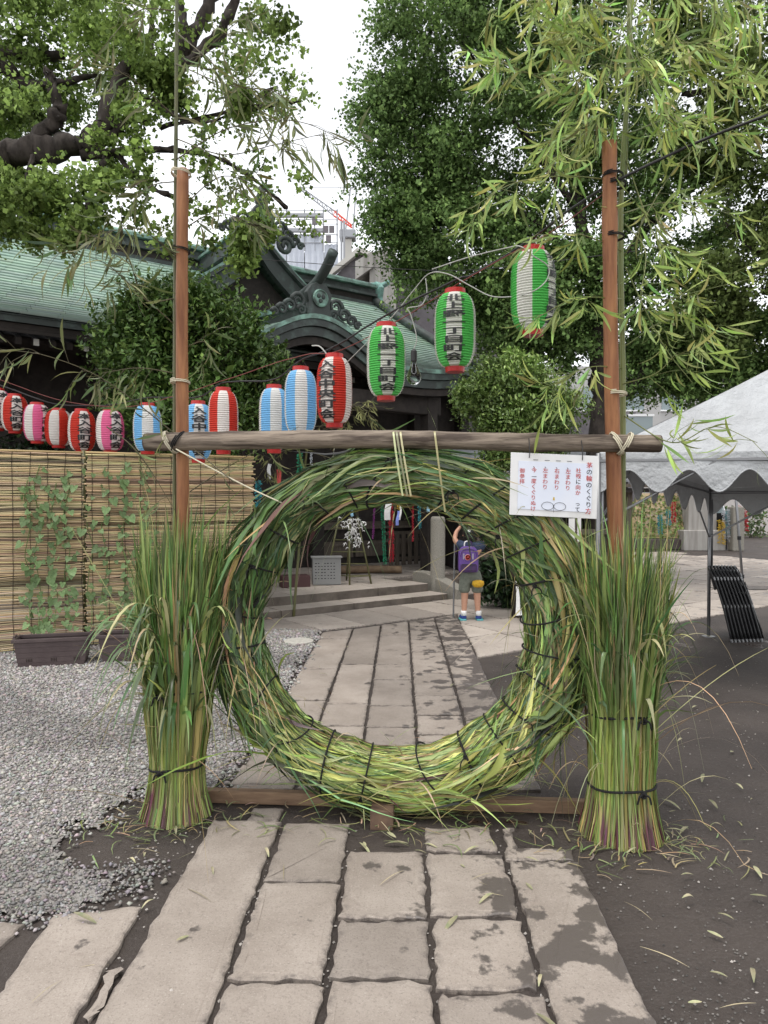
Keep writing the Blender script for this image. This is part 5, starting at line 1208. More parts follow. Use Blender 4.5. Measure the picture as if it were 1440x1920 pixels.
def streamer(px, y0, y1, d, w, mat, label, kind='tinsel'):
    a, b_ = P(px, y0, d), P(px + rng.normal(0, 2), y1, d); L = a[2] - b_[2]; n = max(8, int(L / .012))
    if kind == 'tinsel':
        V = []; F = []
        for i in range(n * 5):
            p0 = a + (b_ - a) * (i / (n * 5)); an = rng.uniform(0, 6.28); e = p0 + w * rng.uniform(.5, 1) * np.array((math.cos(an), math.sin(an), rng.normal(-.3, .4))); s_ = np.array((0, 0, .008)); V += [p0, e - s_, e + s_]; F.append((3 * i, 3 * i + 1, 3 * i + 2))
        o = mk('tinsel_streamer', V, F, mat, loc=b_); tag(o, label, 'streamer', 'streamers')
    else:
        t = np.linspace(0, 1, 9); C = (a + (b_ - a) * t[:, None] + np.stack([.006 * np.sin(t * 7 + px), .01 * np.cos(t * 5), 0 * t], -1))[None]
        V, F = ribbons(C, np.full((1, 9), w), np.tile((.15 * math.sin(px), -1, 0), (1, 9, 1))); V = np.vstack([V, V + (0, .0012, 0)]); F = np.vstack([F, F[:, ::-1] + 18]); tag(mk('paper_strip', V, F, mat, loc=b_), label, 'paper strip', 'paper strips')
T_ = m_tins; Q_ = m_strips
for a in ((733, 935, 1052, 11.4, .05, T_[0], 'long crimson tinsel streamer hanging to the platform under the ring top'), (716, 938, 1058, 11.2, .035, T_[1], 'green tinsel streamer left of the crimson one'), (702, 940, 1010, 11.3, .02, T_[4], 'purple tinsel streamer under the ring top'), (745, 925, 955, 9.6, .03, T_[2], 'gold tinsel tuft hanging under the ring top'), (785, 930, 990, 11.2, .03, T_[3], 'teal tinsel streamer near the granite post'), (774, 945, 1015, 11.4, .02, T_[0], 'thin dark red tinsel streamer before the low fence'), (562, 850, 920, 9, .045, T_[1], 'green glittering streamer left of the ring top'), (583, 850, 905, 9, .02, T_[5], 'silver streamer left of the ring top'), (484, 900, 985, 8.6, .05, T_[3], 'teal streamer at the right edge of the reed screen'), (534, 918, 935, 8.5, .06, T_[2], 'yellow tinsel flower left of the ring')): streamer(*a)
for a in ((522, 880, 945, 8.5, .025, Q_[3], 'red paper strip left of the ring'), (505, 870, 898, 8.6, .02, Q_[0], 'white paper strip left of the ring top'), (505, 960, 995, 8.4, .035, Q_[1], 'pink paper strip left of the ring'), (748, 958, 985, 10.5, .022, Q_[2], 'violet blue paper strip under the ring top'), (729, 932, 975, 10.7, .045, Q_[0], 'white cut paper hanging under the ring top'), (660, 956, 968, 10, .02, Q_[4], 'small sky blue paper strip above the paper rack'), (762, 926, 942, 9, .02, Q_[4], 'pale blue paper strip below the ring top'), (752, 945, 975, 10.5, .014, Q_[0], 'narrow white paper strip under the ring top'), (803, 930, 960, 9.2, .02, Q_[4], 'pale blue paper strip right of the ring top')): streamer(*a, kind='strip')
sp_ = P(483, 1000, 8.2); bag = B(); bag.lathe([(.02, 0), (.11, .03), (.12, .25), (.09, .32), (.05, .35)], sp_ + (0, 0, -.25), 10); tag(bag.build('black_bag', m_chair, smooth=True, loc=sp_ + (0, 0, -.25)), 'black bundle hanging at the right edge of the reed screen', 'bag')

# ================================================================== booth with tiled roof on the right
bt = thing('amulet_booth', 'dark wooden booth with grey tiled roof behind the ring on the right', 'booth', (2.9, 12.2, 0))
bo = np.array((2.95, 12.0)); bu = np.array((math.cos(R(8)), math.sin(R(8)))); bk = np.array((-bu[1], bu[0]))
def BT(a, t, z): q = bo + bu * a + bk * t; return np.array((q[0], q[1], z))
B().extr([BT(-1.5, .9, .0), BT(1.7, .9, .0), BT(1.7, 2.4, .0), BT(-1.5, 2.4, .0)], (0, 0, 1.9)).build('wall', m_darkwood, bt)
for i in range(11):
    t0, t1 = -.25 + i * .13, -.12 + i * .13; z0, z1 = 1.80 + i * .062, 1.86 + i * .062
    B().extr([BT(-1.95, t0, z0), BT(2.0, t0, z0), BT(2.0, t1 + .03, z1 + .02), BT(-1.95, t1 + .03, z1 + .02)], (0, 0, .035)).build('roof_course', m_tileroof, bt)
for dz, dt, hh in ((-.06, -.22, .055), (-.14, -.15, .07)): B().beam(BT(-1.9, dt, 1.80 + dz), BT(1.95, dt, 1.80 + dz), .05, hh).build('eave_board', m_midwood if dz > -.1 else m_darkwood, bt)
for a in (-1.4, -.55, .35, 1.3): B().box(BT(a, .1, .85), (.11, .11, 1.7), rz=R(8)).build('post', m_midwood, bt, bev=.006)
for z in (.55, .95): B().beam(BT(-1.4, .1, z), BT(1.3, .1, z), .05, .09).build('rail', m_midwood, bt)
B().extr([BT(-1.4, .3, .5), BT(1.3, .3, .5), BT(1.3, .8, .5), BT(-1.4, .8, .5)], (0, 0, .05)).build('counter', m_midwood, bt)
for px, y0, y1, d, w, lab in ((1072, 972, 1030, 11.6, .05, 'white paper poster with writing on the booth, left one'), (1086, 970, 1015, 11.7, .03, 'narrow white paper poster on the booth, right one')):
    a, b_ = P(px, y0, d), P(px, y1, d); c = (a + b_) / 2; tag(B().box(c, (w * 2, .006, a[2] - b_[2])).build('poster', Q_[0], loc=b_), lab, 'poster')
p0 = P(1038, 1058, 11.5); tag(B().box(p0, (.09, .008, .16)).build('paper_tag', Q_[0], loc=p0 - (0, 0, .08)), 'small white paper tag on the dark booth', 'paper tag')
# upright banner, pale blue above and white below
bn = np.array((1.95, 8.45, 0)); ban = thing('banner', 'pale blue and white upright banner half hidden behind the ring', 'banner', bn)
B().tube([bn + (-.13, 0, 0), bn + (-.13, 0, 1.42)], .012, 6).build('pole', m_pole, ban)
zz = np.linspace(1.38, .12, 16); xs = np.linspace(-.12, .12, 7); A = np.array([[bn + (-.28 + .02 * 0 + x + .03 * math.sin(z * 4), .03 * math.sin(z * 6 + x * 14), z) for x in xs] for z in zz])
clothb = B(); clothb.sheet(A); cbn = clothb.build('cloth', [Q_[4], Q_[0]], ban, smooth=True); cbn.data.polygons.foreach_set('material_index', [0 if i // 6 < 5 else 1 for i in range(len(cbn.data.polygons))])

# ================================================================== the child photographing
def skin(name, verts, edges, radii, mat, parent, sub=2, root_i=0, offset=(0, 0, 0)):
    me = bpy.data.meshes.new(name); me.from_pydata([tuple(np.asarray(v, float)) for v in verts], edges, []); o = bpy.data.objects.new(name, me); COL.objects.link(o)
    m = o.modifiers.new('s', 'SKIN'); m.use_smooth_shade = True; sv = me.skin_vertices[0].data
    for i, r_ in enumerate(radii): sv[i].radius = (r_, r_) if not isinstance(r_, tuple) else r_; sv[i].use_root = (i == root_i)
    o.modifiers.new('d', 'SUBSURF').levels = sub
    for md in o.modifiers:
        if md.type == 'SUBSURF': md.render_levels = sub
    dg = bpy.context.evaluated_depsgraph_get(); nm = bpy.data.meshes.new_from_object(o.evaluated_get(dg)); bpy.data.objects.remove(o); bpy.data.meshes.remove(me)
    nm.name = name; nm.materials.clear(); nm.materials.append(mat); nm.polygons.foreach_set('use_smooth', np.ones(len(nm.polygons), bool))
    r = bpy.data.objects.new(name, nm); link(r, parent); r.location = offset; return r
pc = np.array(((883 - 720) / FPX * 8.75, 8.75, .018))
kid = thing('person', 'child seen from behind in navy shirt and olive shorts, arms raised', 'person', pc)
# local frame: x right, y away from the camera, z up
bv = [(0, 0, .56), (0, .01, .66), (0, .0, .80), (0, .0, .90), (0, .01, .955), (0, .03, 1.0), (0, .035, 1.06), (0, .04, 1.12),
      (-.065, 0, .52), (-.075, .0, .30), (-.085, -.01, .06), (-.09, .07, .025), (.065, 0, .52), (.080, .0, .30), (.09, -.01, .06), (.10, .07, .025),
      (-.12, .0, .895), (-.20, .03, .99), (-.17, .10, 1.08), (-.105, .15, 1.155), (.12, .0, .895), (.20, .05, .96), (.15, .14, 1.06), (.09, .17, 1.13)]
be = [(0, 1), (1, 2), (2, 3), (3, 4), (4, 5), (5, 6), (6, 7), (0, 8), (8, 9), (9, 10), (10, 11), (0, 12), (12, 13), (13, 14), (14, 15), (3, 16), (16, 17), (17, 18), (18, 19), (3, 20), (20, 21), (21, 22), (22, 23)]
brd = [.085, .08, .095, .08, .042, .05, .078, .06, .062, .047, .030, .028, .062, .047, .030, .028, .045, .034, .027, .020, .045, .034, .027, .020]
skin('body', bv, be, brd, m_skin, kid)
for hx, hb_ in ((-1, (-.105, .15, 1.155)), (1, (.09, .17, 1.13))):         # palm, fingers and thumb round a small camera
    h0 = np.array(hb_); hv = [h0, h0 + (-.02 * hx * -1, .012, .03)]; he = [(0, 1)]; hr = [.018, .020]
    for k in range(4):
        b0_ = hv[1]; p1 = b0_ + np.array((-hx * (-.018 + .012 * k) * -1, .006, .022)); p2 = p1 + np.array((-hx * .012, .012, .012 - .002 * k)); hv += [p1, p2]; n_ = len(hv); he += [(1, n_ - 2), (n_ - 2, n_ - 1)]; hr += [.0085, .0075]
    p1 = h0 + np.array((-hx * .022, .004, .012)); p2 = p1 + np.array((-hx * .012, .006, .014)); hv += [p1, p2]; n_ = len(hv); he += [(0, n_ - 2), (n_ - 2, n_ - 1)]; hr += [.0095, .008]
    skin('hand', hv, he, hr, m_skin, kid, 1)
skin('shirt', [(0, 0, .60), (0, .0, .72), (0, 0, .84), (0, .0, .92), (0, .01, .945), (-.11, 0, .90), (-.185, .025, .968), (.11, 0, .90), (.185, .04, .94)], [(0, 1), (1, 2), (2, 3), (3, 4), (3, 5), (5, 6), (3, 7), (7, 8)], [(.112, .09), (.108, .09), (.112, .095), .085, .05, .068, .058, .068, .058], m_navy, kid)
skin('shorts', [(0, 0, .66), (0, 0, .57), (-.068, 0, .50), (-.078, 0, .40), (-.083, 0, .32), (.068, 0, .50), (.08, 0, .40), (.086, 0, .32)], [(0, 1), (1, 2), (2, 3), (3, 4), (1, 5), (5, 6), (6, 7)], [(.108, .09), (.112, .095), .082, .078, .076, .082, .078, .076], m_olive, kid)
B().lathe([(.0, 1.165), (.05, 1.16), (.085, 1.13), (.096, 1.09), (.097, 1.055), (.088, 1.05)], pc + (0, .035, 0), 20).build('cap', m_hair, kid, smooth=True)
cv = [(a, b_) for a, b_ in ((-.085, .07), (-.07, .15), (0, .185), (.07, .15), (.085, .07))]; B().extr([pc + (a, b_ + .02, 1.055) for a, b_ in cv], (0, 0, .008)).build('cap_brim', m_hair, kid)
B().lathe([(.01, 0), (.022, 0), (.02, .004), (.0, .004)], pc + (-.03, -.055, 1.10), 10, (-.3, -1, .2)).build('cap_patch', m_strips[0], kid)
B().lathe([(.0, .945), (.06, .955), (.087, 1.0), (.090, 1.06), (.08, 1.075)], pc + (0, .028, 0), 18).build('hair', m_hair, kid, smooth=True)
for sx_, nm in ((-1, 0), (1, 1)):
    e = skin('ear', [(sx_ * .086, .04, 1.03), (sx_ * .092, .035, 1.05)], [(0, 1)], [.012, .014], m_skin, kid, 1)
for sx_, x in ((-1, -.087), (1, .095)):
    sh = skin('shoe', [(x, -.045, .035), (x + sx_ * .005, .03, .035), (x + sx_ * .02, .12, .025)], [(0, 1), (1, 2)], [(.040, .036), (.040, .034), (.034, .024)], m_shoe, kid, 2)
    B().extr([pc + (x + sx_ * .012 + a, b_, -.0) for a, b_ in ((-.038, -.085), (.038, -.085), (.048, .05), (.035, .15), (-.03, .15), (-.045, .05))], (0, 0, .016)).build('sole', m_teal, sh, bev=.003)
    B().lathe([(.036, .055), (.037, .09), (.034, .115)], pc + (x, -.012, 0), 12).build('sock', m_strips[0], kid, smooth=True)
cm = pc + (-.01, .20, 1.16); tag(B().box(cm, (.13, .03, .075)).build('camera', m_chair, loc=cm, bev=.006), "small black camera in the child's raised hands", 'camera')
bp_ = pc + (-.045, -.085, .60); bag = thing('backpack', "purple backpack with a round badge on the child's back", 'backpack', bp_)
A = [(-.115, 0), (.115, 0), (.12, .06), (.118, .24), (.095, .295), (.05, .315), (-.05, .315), (-.095, .295), (-.118, .24), (-.12, .06)]
B().extr([bp_ + (a, .05, z) for a, z in A], (0, -.125, 0)).build('bag_body', m_purple, bag, bev=.025)
pk = B().extr([bp_ + (a, -.070, z) for a, z in ((-.10, .015), (.10, .015), (.10, .10), (-.10, .10))], (0, -.035, 0)).build('pocket', m_violet, bag, bev=.014)
B().box(bp_ + (0, -.108, .10), (.17, .006, .008)).build('zip', m_ink, pk)
B().tube([bp_ + (a, -.077, z) for a, z in ((-.10, .19), (-.085, .25), (-.045, .28), (.045, .28), (.085, .25), (.10, .19))], .004, 5).build('zip', m_violet, bag)
bdg = B().lathe([(.0, .0), (.036, 0), (.036, .006), (.0, .007)], bp_ + (-.012, -.077, .185), 18, (0, -1, 0)).build('badge', M('badge_cream', (.80, .66, .58), .6), bag)
B().lathe([(.026, .0075), (.030, .0085), (.034, .0075)], bp_ + (-.012, -.077, .185), 18, (0, -1, 0)).build('badge_ring', m_inkr, bdg)
B().add([bp_ + (-.012 + x, -.0860, .185 + z) for x, z in ((-.016, -.002), (-.006, .012), (.006, .014), (.016, .004), (.012, -.010), (.0, -.004), (-.008, -.014))], [tuple(range(7))]).build('badge_emblem', m_inkr, bdg)
for a in (-.062, .05): B().box(bp_ + (a, -.079, .195), (.018, .006, .07)).build('strap_tab', M('strap_grey', (.30, .27, .34), .7), bag)
for sx_ in (-1, 1): B().tube(smoothline([bp_ + (sx_ * .045, .0, .31), bp_ + (sx_ * .04, -.005, .36), bp_ + (sx_ * .015, -.005, .375), bp_ + (0, -.005, .376)], 4), .008, 6).build('handle', m_strips[0] if sx_ < 0 else m_violet, bag, smooth=True)
for sx_ in (-1, 1): B().tube(smoothline([bp_ + (sx_ * .07, .04, .29), bp_ + (sx_ * .10, .08, .345), bp_ + (sx_ * .11, .17, .33), bp_ + (sx_ * .13, .19, .20)], 4), .013, 6).build('shoulder_strap', m_violet, bag, smooth=True)
yp = pc + (.075, -.115, .46); pou = B(); pou.lathe([(.01, -.05), (.05, -.045), (.075, -.01), (.07, .03), (.03, .045), (.0, .047)], yp, 14); po_ = pou.build('pouch', m_yellow, smooth=True, loc=yp); po_.scale = (1, .55, .95); tag(po_, 'yellow drawstring pouch hanging below the backpack', 'pouch')
tag(B().tube([np.array((pc[0] - .20, pc[1] + .15, 0)), np.array((pc[0] - .185, pc[1] + .15, .95))], .011, 8).build('slim_pole', m_pole, loc=(pc[0] - .2, pc[1] + .15, 0)), 'slim grey pole standing at the left of the child', 'pole')

# ================================================================== tent, poles, folded chairs
tent = thing('tent', 'white event tent with scalloped edge on the right', 'tent', (3.55, 7.74, 0))
c1 = np.array((1.66, 5.5, 1.86)); c2 = np.array((3.55, 7.74, 1.64)); ed = np.array((.74, -.16, .0)); ed = ed / np.linalg.norm(ed)
c3 = c1 + ed * 3.9; c4 = c2 + ed * 3.9; rid0 = (c1 + c2) / 2 + ed * 1.25 + np.array((0, 0, 1.15)); rid1 = (c3 + c4) / 2 - ed * .6 + np.array((0, 0, 1.15))
rid0 = (c1 + c2) / 2 + ed * 2.7 + np.array((0, 0, 1.85)); rid1 = rid0 + ed * .1
def panel(a, b_, c, d, n=26, m=18, sag=.05, name='roof_panel'):
    A = np.zeros((m, n, 3))
    for i in range(m):
        for j in range(n):
            u, v = j / (n - 1), i / (m - 1); q = (a * (1 - u) + b_ * u) * (1 - v) + (d * (1 - u) + c * u) * v
            A[i, j] = q - np.array((0, 0, sag * 4 * u * (1 - u) * v * (1 - v) * 1.2 + .012 * math.sin(u * 9 + v * 5) * math.sin(v * 6 + u * 3)))
            A[i, j] += np.array((0, 0, rng.normal(0, .0045))) * (0 < v < 1) * (0 < u < 1)
    return B().sheet(A).build(name, m_tent, tent, smooth=True)
panel(c1, c3, rid1, rid0); panel(c2, c1, rid0, rid0 + .001 * ed); panel(c4, c2, rid0, rid1); panel(c3, c4, rid1, rid1 + .001 * ed)
def valance(a, b_, per, dep):
    L = np.linalg.norm(b_ - a); n = int(L / .02); A = np.zeros((4, n, 3))
    for j in range(n):
        u = j / (n - 1); q = a + (b_ - a) * u; ph_ = (u * L / per) % 1.0; dz = dep * (.72 + .28 * math.cos(2 * PI * ph_))
        for i in range(4): A[i, j] = q - np.array((0, 0, dz * i / 3)) + np.array((0, -.010 * i * math.sin(u * 11), 0))
    B().sheet(A).build('valance', m_tent, tent, smooth=True)
    B().tube(A[3], .006, 5).build('valance_piping', m_tent, tent, smooth=True)
for a, b_ in ((c1, c3), (c2, c1), (c4, c2), (c3, c4)): valance(a, b_, .43, .30)
for c, dx in ((c1, 0), (c2, 0), (c3, 0), (c4, 0)):
    B().tube([(c[0], c[1], 0), tuple(c)], .019, 8).build('leg', m_pole, tent, smooth=True); B().tube([(c[0] + .035, c[1] + .02, .75), (c[0] + .035, c[1] + .02, c[2] - .03)], .015, 8).build('leg_slide', m_pole, tent, smooth=True)
    B().lathe([(.07, 0), (.07, .008), (.02, .012), (.0, .012)], (c[0], c[1], .002), 12).build('base_plate', m_pole, tent)
for a, b_ in ((c1, c3), (c2, c1), (c4, c2), (c3, c4)):
    k = np.array((0, 0, .06)); B().tube([a - k, b_ - k], .014, 6).build('frame_bar', m_pole, tent); k2 = np.array((0, 0, .55)); B().tube([a - k2, a + (b_ - a) * .22 - k], .010, 6).build('brace', m_pole, tent); B().tube([b_ - k2, b_ + (a - b_) * .22 - k], .010, 6).build('brace', m_pole, tent)
for c in (c1, c2, c3, c4): B().tube([c - (0, 0, .05), rid0 - (0, 0, .06)], .013, 6).build('rafter', m_pole, tent)
pp_ = np.array(((1398 - 720) / FPX * 9.75, 9.75, 0)); op = thing('tent_pole', 'thin grey pole with round base plate behind the folded chairs', 'pole', pp_)
B().tube([pp_, pp_ + (-.17, 0, 1.95)], .018, 8).build('tube', m_pole, op, smooth=True); B().lathe([(.075, 0), (.075, .01), (.0, .014)], pp_, 12).build('base_plate', m_pole, op)
for z in (.42, .95): B().lathe([(.026, z), (.026, z + .05)], pp_ + (-.17 * z / 1.95, 0, 0), 10).build('clamp', m_chair, op)
# folded steel chairs, leaning on each other
def folded_chair(first=None):
    root = thing('folding_chair', 'x', 'chair', (0, 0, 0), 'folded chairs leaning in a row')
    W2, H = .21, .80
    for sy in (-1, 1):
        B().tube(smoothline([(0, sy * W2, 0), (.012, sy * W2, .4), (.0, sy * W2, .68), (-.02, sy * W2 * .93, H - .02), (-.025, sy * W2 * .75, H)], 4), .0105, 7).build('frame_tube', m_chair, root, smooth=True)
        B().tube([(.022, sy * W2 * .86, .02), (.020, sy * W2 * .86, .60)], .009, 6).build('leg', m_chair, root, smooth=True)
        B().lathe([(.013, 0), (.015, .03), (.011, .035)], (0, sy * W2, -.004), 8).build('foot_cap', m_pole, root)
        B().lathe([(.012, 0), (.012, .035)], (.004, sy * W2, .665), 8).build('joint', m_pole, root)
        B().lathe([(.011, 0), (.011, .03)], (.02, sy * W2 * .86, .36), 8).build('joint', m_pole, root)
    B().tube([(-.025, -W2 * .75, H), (-.028, 0, H + .004), (-.025, W2 * .75, H)], .0105, 7).build('top_rail', m_chair, root, smooth=True)
    B().box((-.018, 0, .66), (.022, .40, .20)).build('backrest', m_chair, root, bev=.008); B().box((.018, 0, .34), (.026, .36, .36)).build('seat', m_chair, root, bev=.010)
    for z in (.08, .56): B().tube([(.02, -W2 * .86, z), (.02, W2 * .86, z)], .007, 6).build('cross_bar', m_chrome, root)
    return root
ch0 = folded_chair(); NCH = 9
for i in range(NCH):
    if i == 0: c_ = ch0
    else:
        c_ = ch0.copy(); COL.objects.link(c_)
        for k in [o for o in COL.objects if o.parent is ch0]:
            kk = k.copy(); COL.objects.link(kk); kk.parent = c_
    g = G(1372 + i * 7.0, 1204 - i * .2); c_.location = (g[0] + .08, g[1] + .16, .005); c_.rotation_euler = (0, R(-15 - .3 * i), R(-26))
    c_['label'] = ('folded black chair nearest the tent leg, first of the leaning row' if i == 0 else 'folded black chair at the outer right end of the leaning row' if i == NCH - 1 else 'folded black chair, number %s from the tent leg in the leaning row' % ('second', 'third', 'fourth', 'fifth', 'sixth', 'seventh', 'eighth')[i - 1])

# ================================================================== trees and shrubs
def tree(name, label, cat, base, limbs, clusters, leafsize, cols, mat, per, sig, bark=m_bark, up=.3, asp=.6, flat=.7, group=None, droop=0, cname='crown', out=False, soft=True):
    root = thing(name, label, cat, base, group); tb = B()
    for pts in limbs:
        q = smoothline([np.r_[np.asarray(p[0], float), p[1]] for p in pts], 6); n = len(q); w = rng.normal(0, .08, n); q[:, :3] += rng.normal(0, .14, (n, 3)) * q[:, 3:4] * (np.arange(n) > 0)[:, None]; tb.tube(q[:, :3], q[:, 3] * (1 + w * 1.6) * .82, 9)
    if limbs:
        tb.v = [tuple(np.array(v) + rng.normal(0, .012, 3)) for v in tb.v]
        tb.build('trunk', bark, root, smooth=True)
    Pts = []; CI = []; OUT = []; tv = []; tf = []
    for (c, r_, n) in clusters:
        c = np.asarray(c, float); ntw = max(3, int(n * per / 16)); dirs = unit(rng.normal(size=(ntw, 3)) * np.array((1, 1, flat)) + np.array((0, 0, .12 - droop)))
        k = 16; u = rng.random((ntw, k)) ** .6; L = r_ * rng.uniform(.6, 1.3, (ntw, 1))
        p = c + (dirs[:, None] * (u * L)[..., None]) + np.array((0, 0, -.18)) * ((u ** 2) * L)[..., None] + rng.normal(0, leafsize * .8, (ntw, k, 3))
        Pts.append(p.reshape(-1, 3)); CI.append(np.full(ntw * k, rng.normal(0, .20)) + np.repeat(rng.normal(0, .12, ntw), k)); OUT.append(np.repeat(unit(dirs * .8 + np.array((0, 0, .55))), k, 0))
        for j in range(0, ntw, 3):
            e = c + dirs[j] * L[j] + np.array((0, 0, -.18)) * L[j]; m_ = c + dirs[j] * L[j] * .5 + np.array((0, 0, -.045)) * L[j]; n0 = len(tv); wv = max(.003, .02 * r_) * .5
            for q, ww in ((c, wv), (m_, wv * .7), (e, wv * .3)): tv.extend([q + (ww, 0, 0), q + (-ww * .5, ww * .8, 0), q + (-ww * .5, -ww * .8, 0)])
            tf.extend([(n0 + s_ * 3 + i, n0 + s_ * 3 + (i + 1) % 3, n0 + s_ * 3 + 3 + (i + 1) % 3, n0 + s_ * 3 + 3 + i) for s_ in range(2) for i in range(3)])
    tw_ = mk('twigs', tv, tf, bark, root); tw_['kind'] = 'stuff'
    Pts = np.vstack(Pts); CI = np.concatenate(CI); OUT = np.vstack(OUT); N = len(Pts)
    c = np.asarray(cols[0])[None] * (1 + CI[:, None]); mixv = rng.random(N)[:, None]; c = np.where(mixv < .3, np.asarray(cols[1])[None] * (1 + CI[:, None]), c); c = np.clip(c * (1 + rng.normal(0, .14, (N, 1))), .006, .8)
    leafcloud(cname, Pts, leafsize * np.exp(rng.normal(0, .3, N)), mat, root, c, up, asp, droop, OUT * .8 if out else None, OUT if soft else None)
    return root
def pcl(px, py, d, rpx, n=1.0): return (P(px, py, d), rpx / FPX * d, n)

# ginkgo reaching in from the left
GD = 7.8; gl = lambda *a: [(P(x, y, GD + dd), r_) for x, y, r_, dd in a]
limbs = [[(np.array((-6.2, GD, 0)), .36), (np.array((-6.0, GD, 2.2)), .32), (P(-260, 480, GD), .27), (P(-100, 330, GD), .22), (P(0, 292, GD), .19), (P(80, 280, GD), .17), (P(150, 275, GD), .15), (P(185, 250, GD), .12), (P(215, 180, GD), .10), (P(238, 118, GD), .085)],
         gl((60, 280, .12, 0), (100, 230, .10, 0), (112, 205, .085, 0), (95, 150, .06, 0), (90, 132, .045, 0)), gl((170, 280, .09, 0), (215, 250, .06, 0), (240, 225, .05, 0), (282, 228, .04, 0)), gl((150, 290, .08, 0), (220, 285, .06, 0), (330, 278, .03, 0)), gl((215, 280, .03, 0), (270, 345, .02, 0), (330, 370, .015, 0)),
         gl((-40, 70, .10, .8), (0, 92, .09, .8), (60, 102, .075, .8), (118, 103, .06, .8)), gl((-40, 110, .09, .6), (20, 135, .08, .6), (50, 158, .075, .6), (110, 155, .05, .6), (185, 140, .035, .6)), gl((285, 150, .07, .5), (345, 95, .09, .5), (375, 45, .085, .5), (405, -30, .08, .5)), gl((280, 165, .06, .2), (350, 120, .07, .2), (410, 65, .07, .2), (445, -10, .065, .2)),
         gl((330, 110, .05, .3), (345, 60, .05, .3), (335, -20, .05, .3)), gl((285, 120, .03, .3), (285, 40, .03, .3), (290, -20, .03, .3)), gl((240, 170, .025, .2), (380, 230, .015, 0), (520, 160, .01, -.2)), gl((300, 280, .02, 0), (420, 300, .015, -.2), (540, 390, .01, -.3)), gl((300, 240, .02, 0), (430, 210, .015, -.2), (560, 190, .01, -.3)), gl((200, 290, .03, -.2), (180, 340, .02, -.3), (150, 420, .01, -.4)), gl((60, 290, .03, -.2), (50, 360, .02, -.3), (60, 400, .01, -.4))]
cl = []
def scat(n, x0, x1, y0, y1, r_, wgt, d=GD, dsp=.8):
    for _ in range(n): cl.append(pcl(rng.uniform(x0, x1), rng.uniform(y0, y1), d + rng.uniform(-dsp, dsp), r_ * rng.uniform(.7, 1.3), wgt))
scat(40, -60, 250, -40, 200, 58, .95, 8.6, .9); scat(14, -40, 140, 160, 260, 50, .8, 9.0, .6); scat(24, -20, 200, 330, 440, 42, .75, 7.4, .4); scat(6, 60, 150, 410, 455, 26, .8, 7.3, .2); scat(10, -40, 60, 330, 400, 40, 1.2, 8.2, .4); scat(8, 190, 270, 250, 390, 28, .6)
scat(16, 230, 330, 0, 240, 34, .35); scat(10, 280, 345, 120, 200, 26, .9, 7.9, .3); scat(26, 330, 520, 20, 330, 48, .085, 7.6, .5); scat(16, 400, 560, 60, 240, 42, .08, 7.6, .5); scat(18, 380, 580, 300, 420, 42, .11, 7.4, .4); scat(8, 350, 450, 380, 500, 36, .11, 7.4, .3); scat(10, 250, 350, 380, 470, 36, .18, 7.4, .3); scat(3, 425, 455, 175, 205, 18, .8, 7.4, .1); scat(7, 450, 500, 410, 500, 22, .9, 7.2, .2); scat(5, 460, 540, 0, 60, 30, .35)
tree('ginkgo_tree', 'old ginkgo with dark gnarled limbs reaching in from the left', 'tree', (-6.2, GD, 0), limbs, cl, .045, ((.24, .34, .085), (.15, .225, .06)), m_leaf, 420, 0, up=.2, asp=.95)
# broad dark tree on the right and its paler neighbour
def crown(blobs, n):
    o = []
    for (px, py, d, r_, w) in blobs:
        for _ in range(int(n * w)): v = unit(rng.normal(size=3)) * rng.random() ** (1 / 3) * .92; q = P(px, py, d) + v * r_ / FPX * d * np.array((1, .8, 1)); o.append((q, .52 * rng.uniform(.5, 1.35), 1))
    return o
bt_ = np.array(((1120 - 720) / FPX * 12.4, 12.4, 0))
blobs = [(820, 120, 12.6, 150, 1.0), (780, 320, 12.4, 115, .9), (960, 60, 12.8, 190, 1.2), (950, 300, 12.6, 180, 1.3), (860, 480, 12.2, 130, 1.1), (1010, 520, 12.4, 150, 1.2), (1140, 250, 12.6, 180, 1.2), (1130, 570, 12.4, 120, .9), (1280, 400, 12.8, 150, .9), (1260, 600, 12.4, 120, .9), (1210, 690, 12.6, 80, .6), (1330, 680, 12.6, 90, .7), (1420, 640, 12.4, 90, .7), (1050, 640, 12.4, 70, .4), (760, 420, 12.2, 70, .5), (1150, 60, 12.8, 180, .9), (730, 200, 12.4, 70, .5), (900, -40, 12.8, 170, .7), (930, 590, 12.2, 80, .5)]
limbs = [[(bt_, .30), (P(1118, 860, 12.4), .24), (P(1125, 720, 12.4), .20), (P(1120, 600, 12.4), .18), (P(1090, 420, 12.4), .14), (P(1050, 150, 12.5), .08)], [(P(1122, 660, 12.4), .12), (P(1020, 600, 12.3), .08), (P(880, 520, 12.2), .04)], [(P(1110, 520, 12.4), .10), (P(980, 400, 12.4), .06), (P(800, 320, 12.4), .03)], [(P(1128, 790, 12.4), .10), (P(1180, 730, 12.3), .09), (P(1260, 640, 12.3), .06), (P(1400, 560, 12.3), .03)], [(P(1115, 560, 12.4), .10), (P(1220, 420, 12.5), .07), (P(1330, 330, 12.6), .04)], [(P(1085, 400, 12.4), .08), (P(960, 220, 12.5), .05), (P(850, 60, 12.6), .03)]]
tree('broadleaf_tree', 'broad dark green tree filling the upper right behind the lanterns', 'tree', bt_, limbs, crown(blobs, 42), .058, ((.135, .22, .068), (.22, .33, .10)), m_leaf, 400, 0, up=.5, asp=.75, flat=.55)
b2 = np.array(((1620 - 720) / FPX * 11.5, 11.5, 0))
